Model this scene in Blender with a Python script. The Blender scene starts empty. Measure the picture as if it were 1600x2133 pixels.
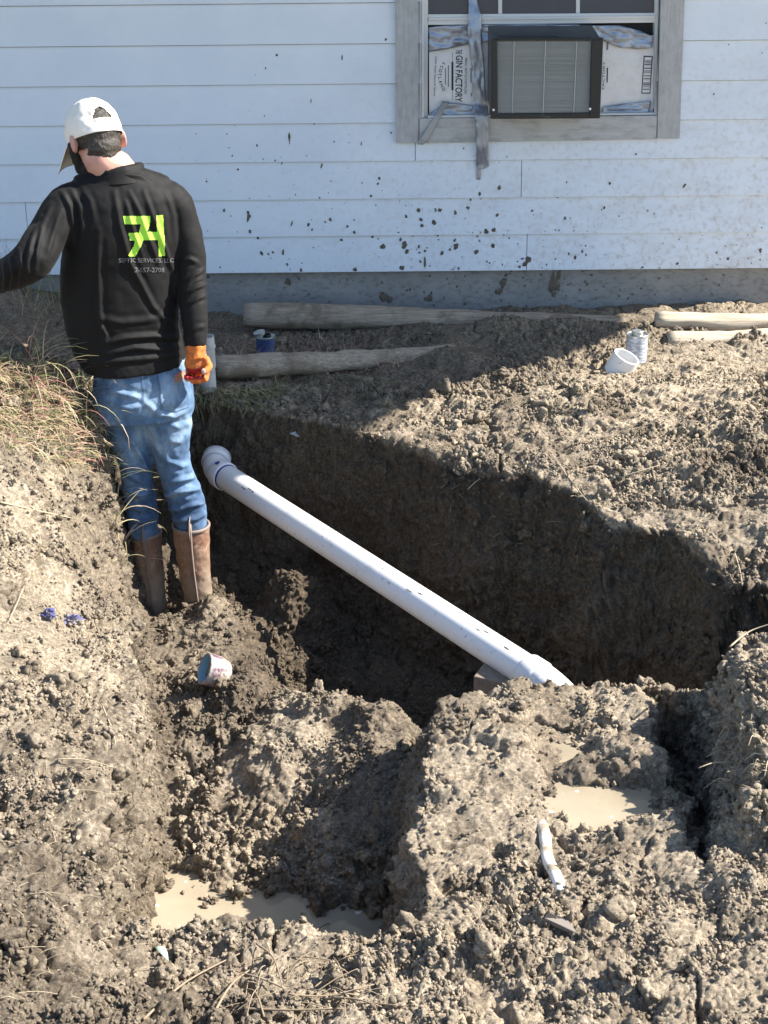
import bpy, bmesh, math, random
import numpy as np
from mathutils import Vector, Matrix, Quaternion
from mathutils.bvhtree import BVHTree
R = math.radians
random.seed(7)
rng = np.random.default_rng(7)
sc = bpy.context.scene
C = sc.collection

# ------------------------------------------------------------------ camera
TH = R(24); FPX = 3000.0; CZ = 1.96; ROLL = -0.0095
cd = bpy.data.cameras.new('camera'); cam = bpy.data.objects.new('camera', cd); C.objects.link(cam)
cam.location = (0, 0, CZ)
cam.matrix_world = Matrix.Translation((0, 0, CZ)) @ Matrix.Rotation(R(90) - TH, 4, 'X') @ Matrix.Rotation(ROLL, 4, 'Z')
cd.sensor_fit = 'VERTICAL'; cd.sensor_height = 24.0
cd.lens = FPX / 2133.0 * 24.0
cd.clip_start = 0.05; cd.clip_end = 500
sc.camera = cam

def ray(px, py):
    u = px - 800.0; v = 1066.5 - py
    c, s = math.cos(ROLL), math.sin(ROLL)
    u2 = (u * c - v * s) / FPX; v2 = (u * s + v * c) / FPX
    return Vector((u2, math.cos(TH) + v2 * math.sin(TH), -math.sin(TH) + v2 * math.cos(TH)))
def atz(px, py, z):
    d = ray(px, py); t = (z - CZ) / d.z; return Vector((d.x * t, d.y * t, z))
def aty(px, py, y):
    d = ray(px, py); t = y / d.y; return Vector((d.x * t, y, CZ + d.z * t))

# ------------------------------------------------------------------ light
SUN_AZ = R(6); SUN_EL = R(40)          # azimuth measured from +x towards +y
sdir = Vector((math.cos(SUN_EL) * math.cos(SUN_AZ), math.cos(SUN_EL) * math.sin(SUN_AZ), math.sin(SUN_EL)))
w = bpy.data.worlds.new('World'); sc.world = w; w.use_nodes = True
nt = w.node_tree; bg = nt.nodes['Background']
sky = nt.nodes.new('ShaderNodeTexSky'); sky.sky_type = 'NISHITA'; sky.sun_disc = False
sky.sun_elevation = SUN_EL; sky.sun_rotation = math.pi / 2 - SUN_AZ
sky.air_density = 1.0; sky.dust_density = 0.6; sky.ozone_density = 1.5
nt.links.new(sky.outputs[0], bg.inputs[0]); bg.inputs[1].default_value = 0.10
sl = bpy.data.lights.new('sun', 'SUN'); sl.energy = 5.0; sl.angle = R(0.5); sl.color = (1, 0.94, 0.86)
so = bpy.data.objects.new('sun', sl); C.objects.link(so)
so.rotation_euler = (-sdir).to_track_quat('-Z', 'Y').to_euler(); so.location = (5, 4, 8)
sc.view_settings.view_transform = 'Standard'; sc.view_settings.look = 'None'
sc.view_settings.exposure = 1.42; sc.view_settings.gamma = 1
sc.cycles.max_bounces = 8; sc.cycles.diffuse_bounces = 4

# ------------------------------------------------------------------ helpers
def tag(o, label=None, cat=None, group=None, kind=None):
    if label: o['label'] = label
    if cat: o['category'] = cat
    if group: o['group'] = group
    if kind: o['kind'] = kind
    return o
def empty(name, loc, label, cat, group=None):
    o = bpy.data.objects.new(name, None); C.objects.link(o); o.location = loc
    o.empty_display_size = 0.05
    return tag(o, label, cat, group)
def link(name, me, mats, parent=None, smooth=True):
    o = bpy.data.objects.new(name, me); C.objects.link(o)
    if not isinstance(mats, (list, tuple)): mats = [mats]
    for m in mats: me.materials.append(m)
    if smooth: me.polygons.foreach_set('use_smooth', [True] * len(me.polygons))
    if parent is not None:
        o.parent = parent
        o.matrix_parent_inverse = world_of(parent).inverted()
    return o
def world_of(o):
    m = Matrix.LocRotScale(o.location, o.rotation_euler, o.scale)
    if o.parent: m = world_of(o.parent) @ o.matrix_parent_inverse @ m
    return m
def npmesh(name, V, F4=None, F3=None, mat=None):
    """fast mesh from numpy arrays"""
    me = bpy.data.meshes.new(name)
    V = np.asarray(V, dtype=np.float32)
    me.vertices.add(len(V)); me.vertices.foreach_set('co', V.ravel())
    parts = []; tot = []
    if F4 is not None and len(F4): parts.append(np.asarray(F4, np.int32).ravel()); tot += [4] * len(F4)
    if F3 is not None and len(F3): parts.append(np.asarray(F3, np.int32).ravel()); tot += [3] * len(F3)
    loops = np.concatenate(parts); tot = np.array(tot, np.int32)
    me.loops.add(len(loops)); me.loops.foreach_set('vertex_index', loops)
    me.polygons.add(len(tot)); st = np.zeros(len(tot), np.int32); st[1:] = np.cumsum(tot)[:-1]
    me.polygons.foreach_set('loop_start', st); me.polygons.foreach_set('loop_total', tot)
    if mat is not None: me.polygons.foreach_set('material_index', np.asarray(mat, np.int32))
    me.update(calc_edges=True)
    return me
class MB:
    def __init__(s): s.v = []; s.f = []; s.m = []
    def add(s, vs, fs, mi=0):
        b = len(s.v); s.v += [tuple(v) for v in vs]; s.f += [tuple(i + b for i in f) for f in fs]; s.m += [mi] * len(fs)
    def box(s, x0, x1, y0, y1, z0, z1, mi=0):
        v = [(x0, y0, z0), (x1, y0, z0), (x1, y1, z0), (x0, y1, z0), (x0, y0, z1), (x1, y0, z1), (x1, y1, z1), (x0, y1, z1)]
        s.add(v, [(0, 3, 2, 1), (4, 5, 6, 7), (0, 1, 5, 4), (1, 2, 6, 5), (2, 3, 7, 6), (3, 0, 4, 7)], mi)
    def hexa(s, a, b, c, d, n, t, mi=0):
        """quad a b c d (seen from front) extruded by n*t backwards"""
        n = Vector(n) * t; q = [Vector(p) for p in (a, b, c, d)]
        v = q + [p + n for p in q]
        s.add(v, [(0, 1, 2, 3), (7, 6, 5, 4), (0, 4, 5, 1), (1, 5, 6, 2), (2, 6, 7, 3), (3, 7, 4, 0)], mi)
    def tube(s, pts, rad, seg=10, mi=0, caps=True, squash=1.0):
        pts = [Vector(p) for p in pts]; n = len(pts)
        if not isinstance(rad, (list, tuple)): rad = [rad] * n
        up = None; rings = []
        for i, p in enumerate(pts):
            t = (pts[min(i + 1, n - 1)] - pts[max(i - 1, 0)]).normalized()
            if up is None:
                up = Vector((0, 0, 1)) if abs(t.z) < .9 else Vector((1, 0, 0))
            a = t.cross(up).normalized(); b = a.cross(t).normalized(); up = b
            rings.append([p + (a * math.cos(k * 2 * math.pi / seg) + b * squash * math.sin(k * 2 * math.pi / seg)) * rad[i] for k in range(seg)])
        vs = [v for r in rings for v in r]; fs = []
        for i in range(n - 1):
            for k in range(seg):
                k2 = (k + 1) % seg
                fs.append((i * seg + k, i * seg + k2, (i + 1) * seg + k2, (i + 1) * seg + k))
        if caps:
            fs.append(tuple(range(seg))[::-1]); fs.append(tuple((n - 1) * seg + k for k in range(seg)))
        s.add(vs, fs, mi)
    def lathe(s, org, axis, prof, seg=32, mi=0):
        """prof: list of (distance along axis, radius)"""
        ax = Vector(axis).normalized(); h = Vector((0, 0, 1)) if abs(ax.z) < .9 else Vector((1, 0, 0))
        a = ax.cross(h).normalized(); b = a.cross(ax)
        vs = []; fs = []
        for (t, r) in prof:
            for k in range(seg):
                an = 2 * math.pi * k / seg
                vs.append(Vector(org) + ax * t + (a * math.cos(an) + b * math.sin(an)) * r)
        for i in range(len(prof) - 1):
            for k in range(seg):
                k2 = (k + 1) % seg
                fs.append((i * seg + k, i * seg + k2, (i + 1) * seg + k2, (i + 1) * seg + k))
        s.add(vs, fs, mi)
    def build(s, name, mats, parent=None, smooth=False, bevel=0):
        me = bpy.data.meshes.new(name); me.from_pydata(s.v, [], s.f); me.update()
        bm = bmesh.new(); bm.from_mesh(me)
        bmesh.ops.recalc_face_normals(bm, faces=bm.faces)
        bm.to_mesh(me); bm.free()
        mi = s.m
        o = link(name, me, mats, parent, smooth)
        if len(mi) == len(me.polygons): me.polygons.foreach_set('material_index', mi)
        if bevel:
            b = o.modifiers.new('b', 'BEVEL'); b.width = bevel; b.segments = 2; b.limit_method = 'ANGLE'; b.angle_limit = R(40)
        return o

# ------------------------------------------------------------------ numpy noise
def _h(ix, iy, iz, seed):
    h = (ix.astype(np.uint32) * np.uint32(374761393) + iy.astype(np.uint32) * np.uint32(668265263)
         + iz.astype(np.uint32) * np.uint32(2147483647) + np.uint32((seed * 1274126177) & 0xffffffff))
    h = (h ^ (h >> np.uint32(13))) * np.uint32(1274126177)
    h = (h ^ (h >> np.uint32(16))) * np.uint32(2246822519)
    return (h ^ (h >> np.uint32(13)))
def _f(h): return (h & np.uint32(0xffffff)).astype(np.float32) / np.float32(0xffffff)
def vnoise(P, s, seed=0):
    q = P * np.float32(1.0 / s); i = np.floor(q); f = (q - i).astype(np.float32); i = i.astype(np.int64)
    f = f * f * f * (f * (f * 6 - 15) + 10); out = 0
    for a in (0, 1):
        for b in (0, 1):
            for c in (0, 1):
                wgt = (f[:, 0] if a else 1 - f[:, 0]) * (f[:, 1] if b else 1 - f[:, 1]) * (f[:, 2] if c else 1 - f[:, 2])
                out = out + wgt * _f(_h(i[:, 0] + a, i[:, 1] + b, i[:, 2] + c, seed))
    return out * 2 - 1
def fbm(P, s, o=4, seed=0, g=0.5):
    r = 0; a = 1.0
    for k in range(o):
        r = r + a * vnoise(P, s, seed + k * 17); s *= .5; a *= g
    return r
def voro(P, s, seed=0):
    q = P * np.float32(1.0 / s); i = np.floor(q); f = (q - i).astype(np.float32); i = i.astype(np.int64)
    d1 = np.full(len(P), 9.0, np.float32); idr = np.zeros(len(P), np.float32)
    for a in (-1, 0, 1):
        for b in (-1, 0, 1):
            for c in (-1, 0, 1):
                h = _h(i[:, 0] + a, i[:, 1] + b, i[:, 2] + c, seed)
                jx = _f(h); jy = _f(h * np.uint32(2654435761)); jz = _f((h ^ np.uint32(0x9e3779b9)) * np.uint32(40503))
                d = (a + jx - f[:, 0]) ** 2 + (b + jy - f[:, 1]) ** 2 + (c + jz - f[:, 2]) ** 2
                m = d < d1; d1 = np.where(m, d, d1); idr = np.where(m, _f(h * np.uint32(747796405)), idr)
    return np.sqrt(d1), idr
def sstep(a, b, x):
    t = np.clip((x - a) / (b - a), 0, 1); return t * t * (3 - 2 * t)

# ------------------------------------------------------------------ materials
def mat(name, col=(.5, .5, .5), rough=.6, metal=0, spec=.5, build=None):
    m = bpy.data.materials.new(name); m.use_nodes = True
    n = m.node_tree; b = n.nodes['Principled BSDF']
    b.inputs['Base Color'].default_value = (*col, 1); b.inputs['Roughness'].default_value = rough
    b.inputs['Metallic'].default_value = metal; b.inputs['Specular IOR Level'].default_value = spec
    if build: build(n, b)
    return m
def nd(n, t, **k):
    x = n.nodes.new(t)
    for a, v in k.items():
        if a in x.bl_rna.properties.keys() and a not in ('inputs',): setattr(x, a, v)
        else: x.inputs[a.replace('_', ' ')].default_value = v
    return x
def noise(n, scale, detail=6, rough=.6, coord='Object', vec=None, stretch=None, dist=0):
    tc = n.nodes.new('ShaderNodeTexCoord'); src = tc.outputs[coord]
    if stretch:
        mp = n.nodes.new('ShaderNodeMapping'); mp.inputs['Scale'].default_value = stretch
        n.links.new(src, mp.inputs[0]); src = mp.outputs[0]
    t = n.nodes.new('ShaderNodeTexNoise'); t.inputs['Scale'].default_value = scale
    t.inputs['Detail'].default_value = detail; t.inputs['Roughness'].default_value = rough; t.inputs['Distortion'].default_value = dist
    n.links.new(src, t.inputs['Vector']); return t.outputs['Fac']
def ramp(n, fac, stops):
    r = n.nodes.new('ShaderNodeValToRGB'); e = r.color_ramp.elements
    while len(e) < len(stops): e.new(.5)
    for i, (p, c) in enumerate(stops):
        e[i].position = p; e[i].color = (*c, 1) if len(c) == 3 else c
    n.links.new(fac, r.inputs[0]); return r.outputs[0]
def bump(n, b, fac, strength=.3, dist=.005, chain=None):
    x = n.nodes.new('ShaderNodeBump'); x.inputs['Strength'].default_value = strength; x.inputs['Distance'].default_value = dist
    n.links.new(fac, x.inputs['Height'])
    if chain is not None: n.links.new(chain, x.inputs['Normal'])
    n.links.new(x.outputs[0], b.inputs['Normal']); return x.outputs[0]
def mix(n, f, a, c, mode='MIX'):
    x = n.nodes.new('ShaderNodeMix'); x.data_type = 'RGBA'; x.blend_type = mode
    for sock, v in ((x.inputs[0], f), (x.inputs[6], a), (x.inputs[7], c)):
        if isinstance(v, (int, float)): sock.default_value = v
        elif isinstance(v, tuple): sock.default_value = (*v, 1)
        else: n.links.new(v, sock)
    return x.outputs[2]

def b_soil(n, b):
    at = n.nodes.new('ShaderNodeAttribute'); at.attribute_name = 'moist_shade'
    at2 = n.nodes.new('ShaderNodeAttribute'); at2.attribute_name = 'tint'
    a = noise(n, 9, 8, .65); f = noise(n, 85, 8, .8); g = noise(n, 320, 4, .7)
    dry = ramp(n, a, [(.3, (.20, .163, .122)), (.5, (.32, .268, .203)), (.7, (.43, .37, .287))])
    dry = mix(n, .68, dry, ramp(n, f, [(.36, (.06, .046, .032)), (.5, (.30, .243, .172)), (.63, (.62, .53, .395))]))
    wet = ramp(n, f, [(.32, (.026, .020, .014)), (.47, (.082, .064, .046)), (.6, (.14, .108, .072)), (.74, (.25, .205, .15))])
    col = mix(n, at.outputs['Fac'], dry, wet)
    tr = ramp(n, at2.outputs['Fac'], [(0, (.45, .42, .40)), (.5, (1, 1, 1)), (1, (1.5, 1.48, 1.43))])
    col = mix(n, 1.0, col, tr, 'MULTIPLY')
    n.links.new(col, b.inputs['Base Color'])
    c1 = bump(n, b, f, .9, .010); bump(n, b, g, .7, .003, c1)
    b.inputs['Roughness'].default_value = .85; b.inputs['Specular IOR Level'].default_value = .25
M_soil = mat('soil', build=b_soil)

def b_siding(n, b):
    g = noise(n, 14, 6, .6, stretch=(1.2, 1, 22)); d = noise(n, 3.2, 5, .6)
    sp = noise(n, 42, 3, .5); z = n.nodes.new('ShaderNodeSeparateXYZ'); tc = n.nodes.new('ShaderNodeTexCoord')
    n.links.new(tc.outputs['Object'], z.inputs[0])
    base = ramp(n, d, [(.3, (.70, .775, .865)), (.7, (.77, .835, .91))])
    # light soil staining, denser towards the ground and the digging
    mr = n.nodes.new('ShaderNodeMapRange'); mr.inputs[1].default_value = 1.5; mr.inputs[2].default_value = .2
    mr.inputs[3].default_value = 0; mr.inputs[4].default_value = 1; n.links.new(z.outputs[2], mr.inputs[0])
    mx = n.nodes.new('ShaderNodeMapRange'); mx.inputs[1].default_value = -.6; mx.inputs[2].default_value = 1.6
    mx.inputs[3].default_value = .15; mx.inputs[4].default_value = 1; n.links.new(z.outputs[0], mx.inputs[0])
    sm = ramp(n, sp, [(.50, (0, 0, 0)), (.70, (1, 1, 1))])
    sm2 = ramp(n, noise(n, 7, 6, .7, stretch=(1, 1, 2)), [(.45, (0, 0, 0)), (.75, (1, 1, 1))])
    k = n.nodes.new('ShaderNodeMath'); k.operation = 'MULTIPLY'; n.links.new(mr.outputs[0], k.inputs[0]); n.links.new(mx.outputs[0], k.inputs[1])
    k2 = n.nodes.new('ShaderNodeMath'); k2.operation = 'MULTIPLY'; n.links.new(k.outputs[0], k2.inputs[0]); n.links.new(mix(n, .5, sm, sm2), k2.inputs[1])
    col = mix(n, k2.outputs[0], base, (.42, .36, .29))
    n.links.new(col, b.inputs['Base Color']); bump(n, b, g, .25, .002)
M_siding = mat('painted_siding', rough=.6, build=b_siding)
def b_conc(n, b):
    a = noise(n, 5, 8, .7); s = noise(n, 30, 5, .6, stretch=(1, 1, 2))
    n.links.new(mix(n, .4, ramp(n, a, [(.3, (.20, .20, .195)), (.7, (.36, .355, .34))]), ramp(n, s, [(.35, (.10, .085, .07)), (.5, (.26, .26, .25))])), b.inputs['Base Color'])
    bump(n, b, s, .4, .004)
M_conc = mat('foundation_concrete', rough=.85, build=b_conc)
def b_trim(n, b):
    g = noise(n, 9, 8, .7, stretch=(14, 1, .9)); s = noise(n, 22, 5, .6)
    n.links.new(mix(n, .35, ramp(n, g, [(.3, (.32, .33, .335)), (.55, (.46, .475, .48)), (.75, (.56, .575, .58))]), ramp(n, s, [(.35, (.30, .30, .30)), (.6, (.50, .51, .52))])), b.inputs['Base Color'])
    bump(n, b, g, .5, .003)
M_trim = mat('weathered_grey_wood', rough=.8, build=b_trim)
def b_trimh(n, b):
    g = noise(n, 9, 8, .7, stretch=(.9, 1, 14)); s = noise(n, 16, 5, .6, stretch=(.6, 1, 1.6))
    n.links.new(mix(n, .5, ramp(n, g, [(.3, (.32, .33, .335)), (.55, (.45, .465, .475)), (.75, (.56, .575, .58))]), ramp(n, s, [(.36, (.26, .26, .25)), (.55, (.52, .53, .54))])), b.inputs['Base Color'])
    bump(n, b, g, .5, .003)
M_trimh = mat('weathered_grey_wood_sill', rough=.8, build=b_trimh)
M_white = mat('white_vinyl', (.66, .68, .69), .4)
def b_dirtywhite(n, b):
    s = noise(n, 18, 6, .7)
    n.links.new(ramp(n, s, [(.3, (.78, .77, .76)), (.55, (.86, .87, .88)), (.8, (.88, .90, .92))]), b.inputs['Base Color'])
    bump(n, b, s, .15, .002)
M_card = mat('white_cardboard', rough=.75, build=b_dirtywhite)
def b_pvc(n, b):
    s = noise(n, 14, 8, .75); s2 = noise(n, 60, 4, .6)
    c = mix(n, ramp(n, s, [(.58, (0, 0, 0)), (.78, (.6, .6, .6))]), (.80, .80, .79), (.42, .35, .27))
    c = mix(n, ramp(n, s2, [(.62, (0, 0, 0)), (.72, (.6, .6, .6))]), c, (.30, .25, .20))
    n.links.new(c, b.inputs['Base Color'])
M_pvc = mat('white_pvc', rough=.38, build=b_pvc)
def b_pvcg(n, b):
    s = noise(n, 25, 6, .7)
    n.links.new(ramp(n, s, [(.3, (.34, .33, .30)), (.6, (.52, .51, .48))]), b.inputs['Base Color'])
M_pvcg = mat('dirty_pvc', rough=.55, build=b_pvcg)
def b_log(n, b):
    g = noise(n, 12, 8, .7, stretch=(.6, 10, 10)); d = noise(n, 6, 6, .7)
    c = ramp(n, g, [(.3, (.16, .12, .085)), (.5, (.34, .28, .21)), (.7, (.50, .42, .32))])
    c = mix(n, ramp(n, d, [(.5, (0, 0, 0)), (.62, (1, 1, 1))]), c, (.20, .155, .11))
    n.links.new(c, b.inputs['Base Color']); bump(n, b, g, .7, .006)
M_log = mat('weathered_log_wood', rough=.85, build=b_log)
M_loglit = mat('sunlit_log_wood', rough=.85, build=lambda n, b: (n.links.new(ramp(n, noise(n, 12, 8, .7, stretch=(.6, 10, 10)), [(.3, (.28, .22, .15)), (.5, (.50, .42, .31)), (.7, (.62, .54, .42))]), b.inputs['Base Color']), bump(n, b, noise(n, 12, 8, .7, stretch=(.6, 10, 10)), .6, .006)))  # lit copy of the log wood, sunlight put into its paler colour
M_black = mat('black_plastic', (.012, .013, .014), .45)
M_casing = mat('grey_metal_casing', (.10, .11, .12), .5, .3)
M_fin = mat('aluminium_fins', (.62, .60, .55), .55, 0)
M_finb = mat('fin_shadow_gap', (.16, .155, .145), .7)
def b_tape(n, b):
    g = noise(n, 9, 4, .55, dist=.4)
    n.links.new(ramp(n, g, [(.3, (.26, .30, .37)), (.7, (.40, .45, .53))]), b.inputs['Base Color']); bump(n, b, g, .3, .01)
M_tape = mat('silver_duct_tape', rough=.35, metal=.55, build=b_tape)
M_tapeg = mat('aged_grey_tape', (.36, .37, .37), .5, .2)
M_glass = mat('window_glass', (.035, .055, .085), .05)
M_ink = mat('dark_ink', (.03, .035, .06), .7)
M_ink2 = mat('faded_ink', (.20, .21, .25), .7)
M_glint = mat('bright_screw', (.85, .85, .85), .3)
def b_shirt(n, b):
    s = noise(n, 300, 2, .5); bump(n, b, s, .1, .0006)
M_shirt = mat('black_knit_fabric', (.0045, .0044, .0046), .72, spec=.24, build=b_shirt)
M_shirt.node_tree.nodes['Principled BSDF'].inputs['Sheen Weight'].default_value = .05
M_shirt.node_tree.nodes['Principled BSDF'].inputs['Sheen Roughness'].default_value = .5
M_shirt.node_tree.nodes['Principled BSDF'].inputs['Sheen Tint'].default_value = (.8, .78, .72, 1)
M_lime = mat('lime_print', (.36, .72, .06), .55)
M_greyprint = mat('grey_print', (.11, .11, .115), .6)
def b_jean(n, b):
    a = noise(n, 7, 6, .65); w1 = noise(n, 900, 2, .5, stretch=(1, 1, .3)); d = noise(n, 20, 5, .7)
    c = ramp(n, a, [(.34, (.030, .065, .13)), (.5, (.085, .155, .26)), (.66, (.24, .34, .45))])
    c = mix(n, ramp(n, d, [(.62, (0, 0, 0)), (.75, (.7, .7, .7))]), c, (.30, .25, .18))
    n.links.new(c, b.inputs['Base Color']); bump(n, b, w1, .3, .0008)
M_jean = mat('faded_denim', rough=.85, build=b_jean)
M_seam = mat('denim_seam', (.10, .16, .26), .85)
M_leather = mat('tan_leather', (.36, .17, .10), .6)
M_cap = mat('white_canvas', (.80, .76, .68), .75)
M_capu = mat('brim_underside', (.42, .37, .29), .8)
def b_skin(n, b):
    s = noise(n, 20, 5, .6)
    n.links.new(ramp(n, s, [(.3, (.48, .24, .18)), (.7, (.60, .33, .25))]), b.inputs['Base Color'])
M_skin = mat('skin', rough=.5, build=b_skin)
M_skin.node_tree.nodes['Principled BSDF'].inputs['Subsurface Weight'].default_value = .08
M_skin.node_tree.nodes['Principled BSDF'].inputs['Subsurface Radius'].default_value = (.01, .004, .002)
def b_hair(n, b):
    s = noise(n, 160, 4, .7, stretch=(1, 1, .35))
    n.links.new(ramp(n, s, [(.3, (.012, .010, .009)), (.55, (.035, .027, .02)), (.75, (.14, .11, .085))]), b.inputs['Base Color'])
    bump(n, b, s, .9, .004)
M_hair = mat('dark_brown_hair', rough=.55, build=b_hair)
M_beard = mat('black_beard', (.008, .007, .006), .8)
M_orange = mat('orange_knit', rough=.85, build=lambda n, b: (n.links.new(ramp(n, noise(n, 45, 5, .7), [(.35, (.34, .10, .03)), (.55, (.64, .17, .03)), (.75, (.72, .26, .06))]), b.inputs['Base Color']), bump(n, b, noise(n, 260, 2, .5), .4, .001)))
M_redrub = mat('red_rubber_palm', (.30, .012, .014), .45)
M_tip = mat('worn_glove_tip', (.55, .38, .33), .6)
def b_boot(n, b):
    v = n.nodes.new('ShaderNodeTexVoronoi'); v.inputs['Scale'].default_value = 55; v.feature = 'SMOOTH_F1'
    tc = n.nodes.new('ShaderNodeTexCoord'); n.links.new(tc.outputs['Object'], v.inputs['Vector'])
    s = noise(n, 24, 7, .7, dist=1.5)
    c = ramp(n, s, [(.34, (.07, .035, .022)), (.46, (.30, .15, .085)), (.54, (.13, .065, .04)), (.66, (.46, .28, .18))])
    c = mix(n, .3, c, ramp(n, noise(n, 9, 4, .6), [(.45, (.16, .09, .06)), (.65, (.42, .34, .25))]))
    tc2 = n.nodes.new('ShaderNodeTexCoord'); sx = n.nodes.new('ShaderNodeSeparateXYZ'); n.links.new(tc2.outputs['Object'], sx.inputs[0])
    m1 = n.nodes.new('ShaderNodeMath'); m1.operation = 'MULTIPLY_ADD'; m1.inputs[1].default_value = .45; n.links.new(noise(n, 16, 5, .7), m1.inputs[0]); n.links.new(sx.outputs[2], m1.inputs[2])
    c = mix(n, ramp(n, m1.outputs[0], [(.0, (1, 1, 1)), (.001, (0, 0, 0))]), c, c) if False else c
    mr = n.nodes.new('ShaderNodeMapRange'); mr.inputs[1].default_value = -.20; mr.inputs[2].default_value = -.06; mr.inputs[3].default_value = .95; mr.inputs[4].default_value = 0; n.links.new(m1.outputs[0], mr.inputs[0])
    c = mix(n, mr.outputs[0], c, (.25, .20, .145))
    n.links.new(c, b.inputs['Base Color']); bump(n, b, s, .6, .004)
M_boot = mat('tooled_brown_leather', rough=.6, build=b_boot)
M_bootp = mat('boot_piping', (.22, .17, .14), .65)
M_water = None
def b_water(n, b):
    s = noise(n, 3, 5, .6); f = noise(n, 60, 3, .5)
    c = ramp(n, s, [(.35, (.27, .225, .155)), (.65, (.38, .325, .235))])
    c = mix(n, ramp(n, noise(n, 26, 3, .5), [(.69, (0, 0, 0)), (.71, (1, 1, 1))]), c, (.75, .72, .62))
    n.links.new(c, b.inputs['Base Color']); bump(n, b, noise(n, 12, 3, .5), .04, .01)
M_water = mat('muddy_water', rough=.06, spec=.5, build=b_water)
M_brick = mat('brick', rough=.9, build=lambda n, b: n.links.new(ramp(n, noise(n, 40, 6, .7), [(.3, (.16, .125, .095)), (.7, (.30, .235, .18))]), b.inputs['Base Color']))
M_tin = mat('tin_can_metal', (.50, .52, .50), .3, .8)
M_bluelab = mat('blue_can_label', rough=.5, build=lambda n, b: n.links.new(ramp(n, noise(n, 12, 4, .6), [(.4, (.03, .055, .14)), (.7, (.12, .17, .32))]), b.inputs['Base Color']))
M_palelab = mat('pale_can_label', rough=.55, build=lambda n, b: n.links.new(ramp(n, noise(n, 30, 4, .6, stretch=(1, 1, 3)), [(.45, (.28, .30, .33)), (.6, (.55, .57, .62))]), b.inputs['Base Color']))
M_tan = [mat('grass_' + nme, c, .7) for nme, c in (('green', (.17, .20, .07)), ('pale', (.42, .37, .19)), ('straw', (.55, .42, .28)), ('red', (.45, .20, .17)), ('brown', (.24, .18, .12)))]
M_root = mat('pale_root', (.40, .33, .22), .8)
M_rootd = mat('dark_root', (.16, .12, .08), .85)
M_blueglove = mat('purple_blue_nitrile', rough=.6, build=lambda n, b: n.links.new(ramp(n, noise(n, 60, 4, .7), [(.42, (.16, .14, .13)), (.52, (.055, .06, .19)), (.7, (.11, .13, .33))]), b.inputs['Base Color']))
M_mudspl = mat('splashed_mud', rough=.9, build=lambda n, b: n.links.new(ramp(n, noise(n, 30, 4, .6), [(.3, (.07, .055, .04)), (.7, (.17, .14, .105))]), b.inputs['Base Color']))
M_mark = mat('blue_primer', (.015, .03, .28), .4)
def b_stain(n, b):
    s = noise(n, 30, 5, .7)
    n.links.new(ramp(n, s, [(.38, (.10, .045, .07)), (.48, (.30, .23, .23)), (.55, (.50, .47, .41)), (.62, (.22, .175, .125))]), b.inputs['Base Color'])
M_stain = mat('primer_stained_pvc', rough=.5, build=b_stain)
M_whitebit = mat('white_chip', (.72, .74, .74), .6)
M_slate = mat('grey_shard', (.22, .19, .16), .8)
M_leaf = mat('pale_leaf', (.36, .46, .36), .6)
# ------------------------------------------------------------------ terrain
def tps(pts):
    P = np.array(pts, float); n = len(P); X = P[:, :2]
    d = np.linalg.norm(X[:, None] - X[None], axis=2); K = np.where(d > 0, d * d * np.log(d + 1e-12), 0) + np.eye(n) * 1e-3
    A = np.zeros((n + 3, n + 3)); A[:n, :n] = K; A[:n, n] = 1; A[:n, n + 1:] = X; A[n, :n] = 1; A[n + 1:, :n] = X.T
    s = np.linalg.solve(A, np.r_[P[:, 2], 0, 0, 0])
    def f(x, y):
        out = s[n] + s[n + 1] * x + s[n + 2] * y
        for i in range(n):
            r2 = (x - X[i, 0]) ** 2 + (y - X[i, 1]) ** 2 + 1e-12
            out = out + s[i] * .5 * r2 * np.log(r2)
        return out
    return f
TOP = tps([(-.72, 2.05, .0), (0, 2.05, -.06), (.7, 2.05, .0), (0, 1.4, .1), (1.5, 1.6, .15), (-1.5, 1.6, .15),
    (-.3, 2.5, -.2), (0, 2.5, -.18), (-.5, 2.5, -.18), (.15, 2.5, -.14), (.5, 2.5, -.13), (.15, 3.4, -.13), (.5, 3.42, -.13), (.4, 3.0, -.15), (.8, 3.4, -.12),
    (.8, 2.5, -.08), (1.1, 2.5, -.03), (1.5, 3.0, .05), (.8, 2.8, -.13),
    (-.75, 2.5, -.06), (-.72, 2.8, -.05), (-.78, 3.3, -.08), (-1, 3.0, .03), (-.76, 3.6, -.13), (-.84, 4.07, -.15), (-.93, 4.29, -.06), (-.99, 4.5, .12),
    (-1.08, 4.55, .40), (-1.3, 4.6, .5), (-1.3, 4.0, .25), (-1.02, 4.0, .03), (-1.2, 3.5, .10), (-1.6, 4.6, .5), (-1.25, 5.0, .30), (-1.3, 5.5, .08),
    (-1.6, 6.2, .20), (-1.9, 6.6, .28), (-1.2, 6.6, .05), (-2, 3, .12), (-2.2, 4.5, .4), (-2.4, 5.6, .32), (-.8, 5.8, 0), (0, 5.6, 0), (0, 6.6, 0), (1, 6.6, .02), (2, 6.6, .03), (-1, 6.6, 0),
    (.5, 5.2, .05), (1, 4.6, .08), (1.4, 4.2, .06), (1.8, 5, .1), (2, 4, .1), (2.5, 3, .1), (2, 6, .05), (.4, 4.85, .03), (1, 5.6, .06), (1.1, 3.95, .03)])
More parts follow.
